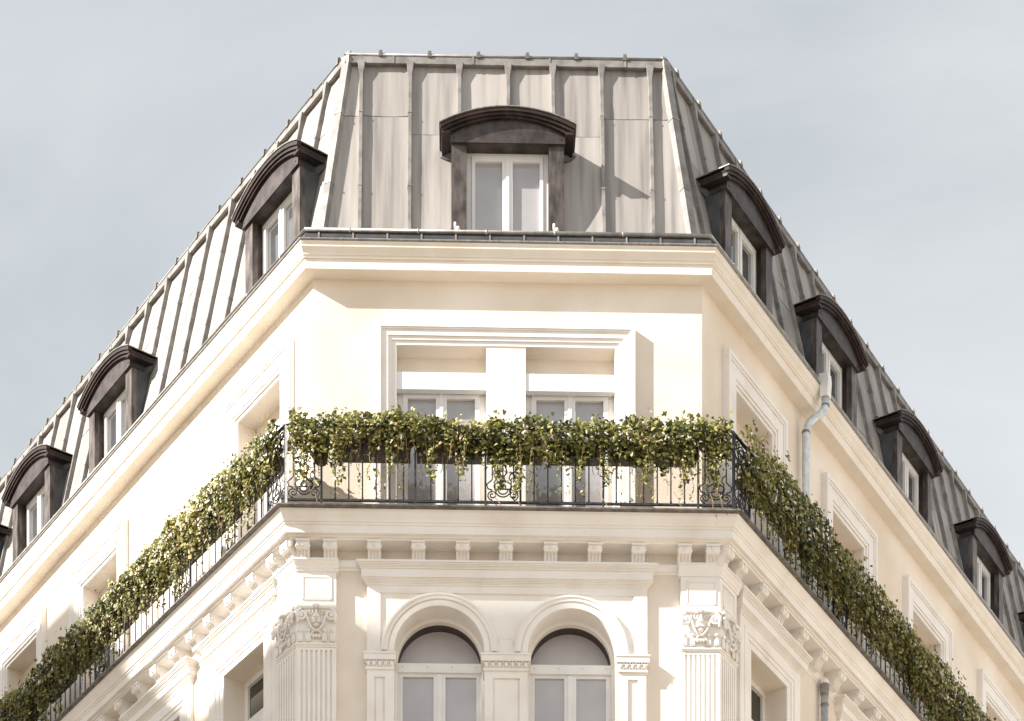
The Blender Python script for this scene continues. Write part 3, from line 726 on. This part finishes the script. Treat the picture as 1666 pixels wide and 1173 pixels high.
# ------------------------------------------------------------------ corner pilasters
def spiral(cx, cz, r0, turns, s, p, n=22):
    return [(cx + s * (r0 * (1 - .8 * i / n)) * math.cos(math.pi / 2 + 2 * math.pi * turns * i / n * -1), -p, cz + (r0 * (1 - .8 * i / n)) * math.sin(math.pi / 2 - 2 * math.pi * turns * i / n)) for i in range(n + 1)]
def capital_orn(w):
    """ornament for one face of a capital, x in 0..w, z from 15.228 to 15.676"""
    m = MB(); P0 = .375; c = w / 2
    # abacus with slight bow, flower on it
    m.prism([(.30, 15.640), (.395, 15.640), (.408, 15.655), (.408, 15.676), (.30, 15.676)], 0.0, w)
    for i in range(5):
        a = math.pi * (.1 + .2 * i); m.ball((c + .045 * math.cos(a), .42, 15.635 + .03 * math.sin(a)), (.022, .03, .020), 7, 5)
    m.ball((c, .43, 15.645), (.02, .03, .02), 7, 5)
    # volutes
    for s in (-1, 1):
        vx = c + s * (c - .065)
        m.tube(spiral(vx, 15.555, .072, 1.7, s, P0 + .03), [.016] * 12 + [.012] * 11, 6)
        m.ball((vx, P0 + .03, 15.555), (.022, .028, .022), 8, 5)
        m.tube([(vx + s * .04, -P0 - .02, 15.60), (vx + s * .055, -P0 - .035, 15.54), (vx + s * .05, -P0 - .03, 15.49)], [.018, .024, .012], 6)
        m.ball((vx + s * .05, P0 + .03, 15.485), (.02, .022, .026), 6, 4)
        # strap from the volute down to the bottom centre, like a festoon
        pts = []
        for i in range(11):
            t = i / 10; x = vx - s * .055 + (c - (vx - s * .055)) * (t ** 1.5); z = 15.60 - .235 * math.sin(t * math.pi / 2) ** 1.0
            pts.append((x, -P0 - .018 - .02 * math.sin(math.pi * t), z))
        m.tube(pts, .0125, 6)
    # egg row under the abacus
    n_ = 7
    for i in range(n_):
        x = .12 + (w - .24) * i / (n_ - 1)
        if abs(x - c) > .03: m.ball((x, P0 + .005, 15.605), (.014, .016, .022), 6, 4)
    m.tube([(.12, -P0 - .008, 15.575), (w - .12, -P0 - .008, 15.575)], .007, 5)
    # grotesque mask: brow, nose, cheeks, moustache, chin
    m.ball((c, P0 - .005, 15.50), (.065, .04, .09), 10, 7)
    m.tube([(c, -P0 - .035, 15.62), (c, -P0 - .05, 15.55), (c, -P0 - .062, 15.505)], [.014, .017, .024], 7)
    for s in (-1, 1):
        m.ball((c + s * .033, P0 + .022, 15.535), (.02, .012, .010), 6, 4)
        m.ball((c + s * .034, P0 + .036, 15.485), (.026, .018, .016), 7, 5)
        m.tube([(c + s * .01, -P0 - .045, 15.475), (c + s * .04, -P0 - .045, 15.462), (c + s * .066, -P0 - .03, 15.478)], [.012, .013, .005], 6)
        m.ball((c + s * .075, P0 + .0, 15.44), (.012, .014, .03), 6, 4)
    m.ball((c, P0 + .03, 15.430), (.028, .02, .02), 7, 5)
    # leaves below
    for i in range(5):
        x = .045 + (w - .09) * i / 4
        if i == 2:
            for s in (-1, 0, 1): m.ball((x + s * .036, P0 + .016, 15.302), (.022, .02, .024), 7, 5)
            m.ring(x, 15.296, .062, .076, P0 - .02, P0 + .02, 0, math.pi, 10)
        else:
            for k, (dx, dz, rx, rz) in enumerate(((0, 0, .026, .085), (-.02, -.02, .016, .06), (.02, -.02, .016, .06), (0, .055, .03, .022))):
                m.ball((x + dx, P0 - .005 + (.016 if k == 3 else .0), 15.315 + dz), (rx, .018 if k < 3 else .026, rz), 7, 5)
    return m
PP = .35
for side, which in (('L', 'LF'), ('R', 'FR')):
    T = TL if side == 'L' else TR
    wd = .488
    if side == 'L':
        def stn(p0, xe=0): return [('L', PP * T - .50 - xe), ('LF',), ('F', -PP * T + wd + xe)]
    else:
        def stn(p0, xe=0): return [('F', W + PP * T - wd - xe), ('FR',), ('R', -PP * T + .46 + xe)]
    # core slightly behind, strips between the flutes in front
    core = obj('pilaster', sweep(MB(), [(.2, 12.6), (PP - .022, 12.6), (PP - .022, 15.182), (.2, 15.182)], stn(0)), M['trim'], B, Matrix())
    obj('necking', sweep(MB(), [(.2, 15.184), (PP + .004, 15.184), (PP + .006, 15.205), (PP + .022, 15.208), (PP + .022, 15.228), (.2, 15.23)], stn(0, .004)), M['trim'], core, Matrix())
    obj('bell', sweep(MB(), [(.2, 15.231), (PP + .002, 15.231), (PP + .008, 15.5), (PP + .026, 15.64), (.2, 15.64)], stn(0, .0)), M['trim'], core, Matrix())
    obj('block', sweep(MB(), [(.2, 15.678), (PP, 15.678), (PP, 16.112), (.2, 16.112)], stn(0, .0)), M['trim'], core, Matrix())
    obj('block_cap', sweep(MB(), [(.2, 16.113), (PP + .012, 16.113), (PP + .016, 16.14), (PP + .028, 16.148), (PP + .036, 16.175), (PP + .058, 16.20), (PP + .064, 16.222), (PP + .078, 16.225), (PP + .078, 16.245), (.2, 16.25)], stn(0, .03)), M['trim'], core, Matrix())
    faces = [('F', -PP * T, wd)] if side == 'L' else [('F', W + PP * T - wd, wd)]
    faces.append(('L', PP * T - .50, .50) if side == 'L' else ('R', -PP * T, .46))
    for f, x0, w_ in faces:
        n_ = 7; pit = (w_ - .02) / (n_ + .35); m = MB(); fw = pit * .42
        x = x0 + .0
        cuts = [x0]
        for i in range(n_):
            cx = x0 + .035 + (i + .5) * (w_ - .07) / n_
            cuts += [cx - fw / 2, cx + fw / 2]
        cuts.append(x0 + w_)
        for i in range(0, len(cuts), 2): m.box(cuts[i] + (.001 if i == 0 else 0), cuts[i + 1] - (.001 if i == len(cuts) - 2 else 0), PP - .03, PP, 12.6, 15.181)
        for i in range(n_):
            cx = x0 + .035 + (i + .5) * (w_ - .07) / n_
            m.box(cx - fw / 2, cx + fw / 2, PP - .03, PP - .001, 15.150, 15.181)
        fo('fluting', m, M['trim'], f, core)
        # sunk panel on the block
        pa = MB(); a, b = x0 + .075, x0 + w_ - .075 + (.02 if f == 'F' else 0)
        for (u, v, zz0, zz1) in ((a, a + .012, 15.765, 16.05), (b - .012, b, 15.765, 16.05), (a, b, 16.038, 16.05), (a, b, 15.765, 15.777)): pa.box(u, v, PP - .01, PP + .010, zz0, zz1)
        pa.box(a + .02, b - .02, PP - .01, PP + .005, 15.785, 16.03)
        fo('block_panel', pa, M['trim'], f, core)
        fo('capital_ornament', capital_orn(w_), M['trim'], f, core, x=x0)

# ------------------------------------------------------------------ downpipes on the shaded side
dp = MB(); P_ = lambda x, p, z: (x, -p, z)
dp.tube([P_(3.02, .33, 20.12), P_(3.02, .33, 20.0), P_(3.005, .315, 19.93), P_(2.97, .26, 19.86), P_(2.92, .19, 19.80), P_(2.885, .135, 19.73), P_(2.87, .11, 19.64), P_(2.87, .11, ZU)], .052, 12)
o = fo('downpipe', dp, M['galv'], 'R', B)
hp = MB(); hp.prism([(.28, 20.10), (.385, 20.10), (.40, 20.30), (.39, 20.40), (.26, 20.42)], 2.96, 3.08)
fo('rainwater_head', hp, M['pvc'], 'R', o)
cl = MB()
for z in (19.62, 18.2, 17.2): cl.tube([P_(2.87, .11, z - .015), P_(2.87, .11, z + .015)], .058, 12)
for z in (19.99,): cl.tube([P_(3.02, .33, z - .01), P_(3.02, .33, z + .012)], .058, 12)
fo('pipe_collar', cl, M['lead'], 'R', o)
dp = MB(); dp.tube([P_(2.93, .36, Z0), P_(2.93, .36, 16.0)], .052, 12); o = fo('downpipe', dp, M['galv'], 'R', B)
dp = MB(); dp.tube([P_(2.93, .36, 16.0), P_(2.93, .36, 16.08), P_(2.93, .36, 16.16)], [.054, .064, .066], 12); dp.tube([P_(2.93, .36, 15.87), P_(2.93, .36, 15.89)], .058, 12); fo('pipe_collar', dp, M['lead'], 'R', o)
dp = MB(); dp.ball((2.93, .36, 16.16), (.066, .066, .09), 12, 8); fo('pipe_cap', dp, M['trim'], 'R', o)

# ------------------------------------------------------------------ railings
PR = .57; ZR0, ZR1 = 16.88, 17.775
def lyre(w):
    """scroll panel between x=0..w"""
    m = MB(); c = w / 2; y = -PR; H = ZR1 - ZR0; r = .0085
    def up(pts): 
        m.tube([(x, y, ZR0 + z) for x, z in pts], r, 5); m.tube([(x, y, ZR1 - z) for x, z in pts], r, 5)
    for s in (-1, 1):
        cx = c + s * (c - .085)
        sp = []
        for i in range(24):
            t = i / 23; a = -math.pi / 2 + s * (2 * math.pi * 1.6 * t); rr = .062 * (1 - .78 * t)
            sp.append((cx + rr * math.cos(a), .075 + rr * math.sin(a)))
        up(sp)
        up([(cx + s * .0, .135), (cx + s * .055, .155), (cx + s * .068, .21), (cx + s * .02, .25), (cx - s * .0, .27), (cx + s * .0, .44)])
        up([(cx - s * .05, .12), (cx - s * .035, .17), (cx - s * .025, .24), (cx - s * .055, .28), (cx - s * .04, .33), (cx - s * .0, .36)])
        up([(c + s * .1, .155), (c + s * .11, .19), (c + s * .085, .22), (c + s * .06, .235), (c + s * .03, .25), (c + s * .012, .30), (c + s * .05, .36), (c + s * .03, .43)])
    for rr in (.095, .06):
        up([(c + rr * math.cos(a), .145 + rr * .95 * math.sin(a)) for a in [math.pi + math.pi * i / 10 for i in range(11)]])
    up([(c - .11, .15), (c + .11, .15)])
    up([(c - .03, .15), (c - .035, .19), (c, .23), (c + .035, .19), (c + .03, .15)])
    up([(c, .23), (c, .45)])
    for z in (.30,): 
        m.ball((c, PR, ZR0 + z), (.022, .015, .03), 6, 4); m.ball((c, PR, ZR1 - z), (.022, .015, .03), 6, 4)
    return m
bal = MB(); bal.tube([(0, -PR, ZR0), (0, -PR, ZR1)], .0095, 6)
for z in (.02, .87): bal.ball((0, PR, ZR0 + z), (.015, .015, .014), 6, 4)
me_bal = bal.mesh('baluster', M['iron'])
post = MB(); post.box(-.013, .013, PR - .013, PR + .013, ZU, ZR1); post.box(-.022, .022, PR - .022, PR + .022, ZU, ZU + .02)
me_post = post.mesh('post', M['iron'])
me_post2 = post.mesh('post', M['sunlit_post'])
me_ly = lyre(.43).mesh('scroll_panel', M['iron'])
rails = {'F': (-.30, W + .31, [-.295, 2.142, 4.757], [1.283, 3.59]),
         'L': (-12.2, .30, [-.135, -2.62, -5.06, -7.50, -9.94], []),
         'R': (-.31, 12.5, [-.25, 2.75, 5.22, 7.70, 10.2], [])}
labs = {'F': 'black iron balcony railing across the short corner front', 'L': 'black iron balcony railing along the sunlit left facade', 'R': 'black iron balcony railing along the shaded right facade'}
for f, (xa, xb, pans, posts) in rails.items():
    r0 = empty('balcony_railing', wpt(f, (xa + xb) / 2, PR, ZU)); tag(r0, labs[f], 'railing', 'iron railings around the balcony')
    mb = MB(); mb.box(xa, xb, PR - .02, PR + .02, ZR1, ZR1 + .014); fo('top_rail', mb, M['iron'], f, r0)
    mb = MB(); mb.box(xa, xb, PR - .012, PR + .012, ZR0 - .026, ZR0); fo('bottom_rail', mb, M['iron'], f, r0)
    occ = []
    for p_ in pans:
        obj('scroll_panel', me_ly, None, r0, FM[f] @ Matrix.Translation((p_, 0, 0)))
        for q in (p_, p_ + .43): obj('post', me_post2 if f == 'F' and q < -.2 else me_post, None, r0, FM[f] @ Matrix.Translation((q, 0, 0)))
        occ.append((p_, p_ + .43))
    for q in posts: obj('post', me_post, None, r0, FM[f] @ Matrix.Translation((q, 0, 0)))
    sp = sorted(occ); gaps = []
    cur = xa
    for a, b in sp + [(xb, xb)]:
        if a - cur > .25: gaps.append((cur, a))
        cur = b
    for a, b in gaps:
        n_ = max(1, round((b - a) / .1667))
        for i in range(1, n_):
            x = a + (b - a) * i / n_
            if any(abs(x - q) < .04 for q in posts): continue
            obj('baluster', me_bal, None, r0, FM[f] @ Matrix.Translation((x, 0, 0)))

# ------------------------------------------------------------------ planter boxes
def planter(w, h=.185):
    m = MB(); z0, z1 = 17.46, 17.46 + h
    m.prism([(.355, z0), (.525, z0), (.545, z1), (.335, z1)], -w / 2, w / 2); m.box(-w / 2 - .008, w / 2 + .008, .325, .552, z1 - .02, z1 + .012)
    return m
def planter_at(f, x, w, label, zoff=0):
    o = fo('planter_box', planter(w), M['planter'], f, None, x=x, z=zoff)
    tag(o, label, 'planter', 'planter boxes hung inside the balcony railing')
    s = MB(); s.box(-w / 2 + .01, w / 2 - .01, .35, .53, 17.43 + .22, 17.43 + .232); obj('soil', s, M['soil'], o)
nth = ['first', 'second', 'third', 'fourth', 'fifth', 'sixth', 'seventh', 'eighth', 'ninth', 'tenth', 'eleventh', 'twelfth']
for i, (a, b) in enumerate(((.32, 1.22), (1.30, 2.10), (2.16, 2.84), (2.92, 3.60), (3.66, 4.17), (4.25, 4.75))):
    planter_at('F', (a + b) / 2, b - a, 'dark planter box on the corner front, %s from its left end' % nth[i])
for i in range(11): planter_at('L', -.55 - i * 1.0, .86, 'dark planter box along the left facade railing, %s from the corner' % nth[i])
for i in range(11): planter_at('R', .55 + i * 1.0, .86, 'dark planter box along the right facade railing, %s from the corner' % nth[i])
pot = MB(); pot.tube([(.125, -.47, 17.38), (.125, -.47, 17.42), (.125, -.47, 17.62), (.125, -.47, 17.64)], [.07, .085, .10, .108], 14); o = fo('flower_pot', pot, M['planter'], 'F', None)
tag(o, 'round dark flower pot hung at the left corner of the balcony', 'flower pot')
pr_ = MB(); pr_.tube([(.125, -.47, 17.63), (.125, -.47, 17.65)], .112, 14); obj('rim', pr_, M['planter'], o)

# ------------------------------------------------------------------ ivy
LEAF = np.array([(0, 0), (.30, -.16), (.50, .10), (.34, .34), (.30, .62), (0, 1.0), (-.30, .62), (-.34, .34), (-.50, .10), (-.30, -.16)], float)
def noise1(x, s, k):      # smooth 1-d noise
    r = np.random.default_rng(k).random(400); u = (x / s + 100) % 398; i = u.astype(int); f_ = u - i; f_ = f_ * f_ * (3 - 2 * f_)
    return r[i] * (1 - f_) + r[i + 1] * f_
def ivy(face, xa, xb, per_m, zbot, name, label, seed, droop=.12, fat=1.0, dark=0.0, clumps=()):
    rg = np.random.default_rng(seed)
    n = int((xb - xa) * per_m)
    x = rg.uniform(xa, xb, n)
    top = 17.86 + .10 * (noise1(x, .21, seed + 1) - .5) + .09 * (noise1(x, .9, seed + 2) - .5)
    bot = zbot + .42 * (noise1(x, .30, seed + 3) - .5) + .26 * (noise1(x, .085, seed + 4) - .5)
    u = rg.random(n) ** 1.15
    z = top - (top - bot) * u
    for cx_, w_, dep in clumps:
        bot = bot - dep * np.exp(-((x - cx_) / w_) ** 2) * (rg.random(n) ** 1.4)
    # body cross-section: bulges outward over the rail
    bulge = .10 + .085 * np.sin(np.clip(u * 1.25, 0, 1) * math.pi) + .05 * noise1(x * 1.0 + z * 1.7, .16, seed + 5)
    outr = rg.random(n) ** .55
    p = .47 + (bulge * fat + .10) * outr - .03 * rg.random(n)
    p = np.where(rg.random(n) < .18, .36 + .2 * rg.random(n), p)
    z = np.where(p < .5, np.maximum(z, 17.60 + .1 * rg.random(n)), z)
    size = rg.uniform(.028, .060, n); 
    up = rg.random(n) < .03; z = np.where(up, top + .06 * rg.random(n), z)
    X = [x]; Pp = [p]; Z = [z]; S = [size]; OUT = [outr]
    clump = noise1(x * 1.0, .22, seed + 6) * .5 + noise1(z + x * .37, .11, seed + 7) * .5
    TN = [np.clip(rg.normal(.56, .21, n) + (clump - .5) * .55 - dark, 0, .93)]
    # heavier falls of ivy at some places
    for cx_, w_, dep in clumps:
        k_ = int(2300 * w_ * (dep + .25)); v_ = rg.random(k_) ** 1.25
        zz = zbot + .16 - (dep + .14) * v_
        xx = cx_ + rg.normal(0, 1, k_) * w_ * .62 * (1 - .62 * v_) + .02 * np.sin(v_ * 7 + cx_ * 9)
        keep = zz > 16.92; k2 = int(keep.sum())
        X.append(xx[keep]); Pp.append(rg.uniform(.56, .70, k2)); Z.append(zz[keep]); S.append(rg.uniform(.022, .048, k2)); OUT.append(np.ones(k2))
        TN.append(np.clip(rg.normal(.54, .22, k2) - dark, 0, .96))
    # trailing strands
    stems = MB(); ns = int((xb - xa) * 27)
    for i in range(ns):
        sx = rg.uniform(xa, xb); sp_ = rg.uniform(.56, .70); sz = rg.uniform(zbot + .05, zbot + .30)
        L_ = rg.exponential(droop) + .12; L_ = min(L_, sz - 16.95)
        k = max(3, int(L_ / .05)); pts = []; cx, cp = sx, sp_
        for j in range(k + 1):
            cx += rg.normal(0, .011); cp += rg.normal(0, .006); cp = min(max(cp, .53), .72)
            pts.append((cx, -cp, sz - L_ * j / k))
        if rg.random() < .8: stems.tube(pts, .0028 if rg.random() < .8 else .0045, 3, False)
        for j in range(1, k + 1):
            if rg.random() < .85:
                for _ in range(rg.integers(1, 4)):
                    X.append(np.array([pts[j][0] + rg.normal(0, .018)])); Pp.append(np.array([-pts[j][1] + rg.normal(.0, .015)])); Z.append(np.array([pts[j][2] + rg.normal(0, .02)]))
                    S.append(np.array([rg.uniform(.016, .036)])); TN.append(np.array([np.clip(rg.normal(.6, .2) - dark, 0, 1)])); OUT.append(np.array([1.]))
    # bare woody stems inside the curtain
    for i in range(int((xb - xa) * 5)):
        sx = rg.uniform(xa, xb); pts = []; cx = sx; z0_ = 17.75
        for j in range(7):
            cx += rg.normal(0, .03); pts.append((cx, -(.60 + .06 * math.sin(j) + rg.normal(0, .01)), z0_ - .09 * j))
        stems.tube(pts, [.006, .006, .005, .005, .004, .004, .003], 4, False)
    X, Pp, Z, S, TN = map(np.concatenate, (X, Pp, Z, S, TN)); n = len(X)
    # brown and pale leaves now and then
    TN = np.where(rg.random(n) < .035, rg.uniform(.95, 1, n), TN)
    # orientation: leaf plane faces outward / up, tip hangs down
    nrm = np.stack([rg.normal(0, .55, n), -np.abs(rg.normal(1, .3, n)), rg.normal(.45, .45, n)], 1)
    nrm /= np.linalg.norm(nrm, axis=1)[:, None]
    dn = np.stack([rg.normal(0, .55, n), rg.normal(0, .3, n), -np.ones(n) + rg.normal(0, .35, n)], 1)
    t = dn - nrm * (dn * nrm).sum(1)[:, None]; t /= np.linalg.norm(t, axis=1)[:, None]
    s_ = np.cross(nrm, t)
    k = len(LEAF)
    base = np.stack([X, -Pp, Z], 1)
    fold = rg.uniform(.05, .5, n)
    verts = np.zeros((n, k + 1, 3))
    for j, (a, b) in enumerate(LEAF):
        verts[:, j] = base + s_ * (a * S)[:, None] * 1.15 + t * ((b - .4) * S)[:, None] - nrm * ((abs(a) * fold + (.25 * b * b) * fold) * S)[:, None]
    verts[:, k] = base + t * ((.25 - .4) * S)[:, None] + nrm * (.04 * S)[:, None]
    V = verts.reshape(-1, 3)
    off = (np.arange(n) * (k + 1))[:, None, None]
    tri = np.array([[k, j, (j + 1) % k] for j in range(k)])[None] + off
    tri = tri.reshape(-1, 3)
    me = bpy.data.meshes.new(name)
    me.vertices.add(len(V)); me.vertices.foreach_set('co', V.ravel())
    me.loops.add(tri.size); me.loops.foreach_set('vertex_index', tri.ravel().astype(np.int32))
    me.polygons.add(len(tri)); me.polygons.foreach_set('loop_start', np.arange(0, tri.size, 3, dtype=np.int32)); me.polygons.foreach_set('loop_total', np.full(len(tri), 3, np.int32))
    me.update()
    at = me.attributes.new('tint', 'FLOAT', 'POINT'); at.data.foreach_set('value', np.repeat(TN, k + 1).astype(np.float32))
    me.materials.append(M['leaf']); me.validate()
    o = obj(name, me, None, None, FM[face]); tag(o, label, 'ivy', 'ivy trailing over the balcony railings', 'stuff')
    obj('stems', stems, M['stem'], o)
    return o
ivy('F', -.25, W + .30, 1350, 17.45, 'ivy', 'green ivy trailing over the railing of the short corner front', 21, droop=.21,
    clumps=((-.08, .16, .40), (.36, .07, .45), (.98, .06, .28), (1.48, .09, .38), (1.86, .06, .35), (2.30, .12, .50), (2.52, .09, .62), (3.30, .06, .35), (3.62, .08, .42), (4.12, .07, .40), (4.62, .10, .36), (4.95, .14, .40)))
ivy('L', -10.5, .22, 1150, 17.42, 'ivy', 'sunlit ivy trailing along the left facade railing', 31, droop=.20, fat=1.15,
    clumps=tuple((-.1 - .47 * i, .07 + .03 * (i % 3), .22 + .13 * ((i * 7) % 4)) for i in range(22)))
ivy('R', -.15, 10.5, 1300, 17.22, 'ivy', 'shaded dark green ivy trailing along the right facade railing', 41, droop=.18, fat=1.35,
    clumps=tuple((.2 + .53 * i, .08 + .04 * (i % 3), .15 + .12 * ((i * 5) % 4)) for i in range(20)))
# a few long dry tendrils hanging over the slab edge
td = MB()
for x, L_ in ((.03, .18), (2.20, .12), (2.53, .16), (3.50, .14), (4.45, .12), (4.90, .34), (5.0, .22)):
    pts = []; cx = x
    for j in range(8):
        cx += random.gauss(.012, .012); pts.append((cx, -(.60 + .018 * j), 17.0 - (.12 + L_) * j / 7))
    td.tube(pts, .0045, 4, False)
tn_ = fo('dry_tendril', td, M['stem'], 'F', None); tag(tn_, 'dry brown ivy tendrils hanging over the balcony edge', 'ivy', None, 'stuff')

# ------------------------------------------------------------------ the houses across the two side streets
def house(frame, x0, x1, zt, p_near, p_far, label, gable=None, wins=True):
    """frame: matrix with +x along the street, house front at y=0 facing -y ... built in its own coordinates"""
    r0 = empty('townhouse', frame.translation); tag(r0, label, 'building')
    m = MB(); m.box(x0, x1, p_far, p_near, Z0, zt); obj('wall', m, M['neigh'], r0, frame)
    m = MB()
    rz = zt + 3.2
    if gable: m.prism([(p_near - .0, zt), (p_near - .9, rz), (p_far + .9, rz), (p_far, zt)], x0, x1)
    else: m.prism([(p_near - .0, zt), (p_near - .9, rz), (p_far + .9, rz), (p_far, zt)], x0, x1)
    obj('roof', m, M['neighroof'], r0, frame)
    m = MB(); m.box(x0 - .1, x1 + .1, p_near - .2, p_near + .35, zt - .25, zt + .02); obj('cornice', m, M['neigh'], r0, frame)
    wn = MB(); wn.box(-.6, .6, p_near - .02, p_near + .02, 0, 2.1)
    for a in ((-.66, -.6), (.6, .66), (-.03, .03)): wn.box(a[0], a[1], p_near, p_near + .05, 0, 2.1)
    wn.box(-.66, .66, p_near, p_near + .05, 2.1, 2.2); wme = wn.mesh('window', M['pvc'])
    pn = MB(); pn.box(-.58, .58, p_near + .022, p_near + .03, .02, 2.08); pme = pn.mesh('pane', M['glass'])
    x = x0 + 1.6
    while x < x1 - 1.2:
        z = 2.2
        while z < zt - 2.6:
            o = obj('window', wme, None, r0, frame @ Matrix.Translation((x, 0, z))); obj('pane', pme, None, o); z += 3.2
        x += 2.7
    return r0
# across the right street: sunlit facade facing the shaded side of our building
oR, eR = FACE['R']; nR = Vector((eR.y, -eR.x))
q = oR + nR * 13.5
fr = Matrix.Translation((q.x, q.y, 0)) @ Matrix.Rotation(math.atan2(eR.y, eR.x) + math.pi, 4, 'Z')
house(fr, -34, -1.0, 18.0, 0, -11, 'cream townhouse across the right-hand side street, facing the sun')
# across the left street: tall house whose stepped end throws the shadow on the far left bays
oL, eL = FACE['L']; nL = Vector((eL.y, -eL.x))
q = oL + nL * 9.0
fl = Matrix.Translation((q.x, q.y, 0)) @ Matrix.Rotation(math.atan2(eL.y, eL.x) + math.pi, 4, 'Z')
r0 = empty('townhouse', fl.translation); tag(r0, 'tall townhouse with a sloping end roof across the left-hand side street', 'building')
sh_ = Vector((SUN.x, SUN.y, 0)).normalized(); up_ = SUN.z / math.hypot(SUN.x, SUN.y); lat = Vector((-sh_.y, sh_.x, 0))
o3 = Vector((LC.x, LC.y, 0)) + sh_ * 26.0
def sky_pt(w_):
    d_ = (o3 - w_); d_.z = 0; t_ = d_.dot(sh_); q_ = w_ + sh_ * t_
    return ((q_ - o3).dot(lat), w_.z + up_ * t_)
SK = [('L', -14, 0, 19.3), ('L', -7.1, 0, 19.2), ('L', -3.9, .45, 16.5), ('L', -2.5, .27, 15.45), ('F', -.1, .35, 15.60), ('F', .35, .30, 15.75), ('F', .75, .32, 15.42), ('F', 1.10, .32, 15.75), ('F', 1.3, .32, 15.95), ('F', 3.25, .32, 15.95), ('F', 3.38, .32, 15.70), ('F', 3.62, .32, 15.05), ('F', 3.8, .35, 14.0)]
pts = [sky_pt(wpt(f, x, p, z)) for f, x, p, z in SK]
wm_ = Matrix(((lat.x, sh_.x, 0, o3.x), (lat.y, sh_.y, 0, o3.y), (0, 0, 1, 0), (0, 0, 0, 1)))
poly = [(pts[0][0], Z0)] + pts + [(pts[-1][0], Z0)]
n_ = len(poly); m = MB()
m.add([(x, 0, z) for x, z in poly] + [(x, 8, z) for x, z in poly], [tuple(range(n_)), tuple(range(2 * n_ - 1, n_ - 1, -1))] + [(i, (i + 1) % n_, n_ + (i + 1) % n_, n_ + i) for i in range(n_)])
obj('wall', m, M['neigh'], r0, wm_)
wn = MB(); wn.box(-.6, .6, -.05, .05, 0, 2.1); wme = wn.mesh('window', M['glass'])
lo_, hi_ = sorted((pts[0][0], pts[-1][0])); zmin = min(z for _, z in pts)
x = lo_ + 1.5
while x < hi_ - 1:
    z = 2.0
    while z + 2.5 < zmin - 1: obj('window', wme, None, r0, wm_ @ Matrix.Translation((x, 0, z))); z += 3.3
    x += 2.8
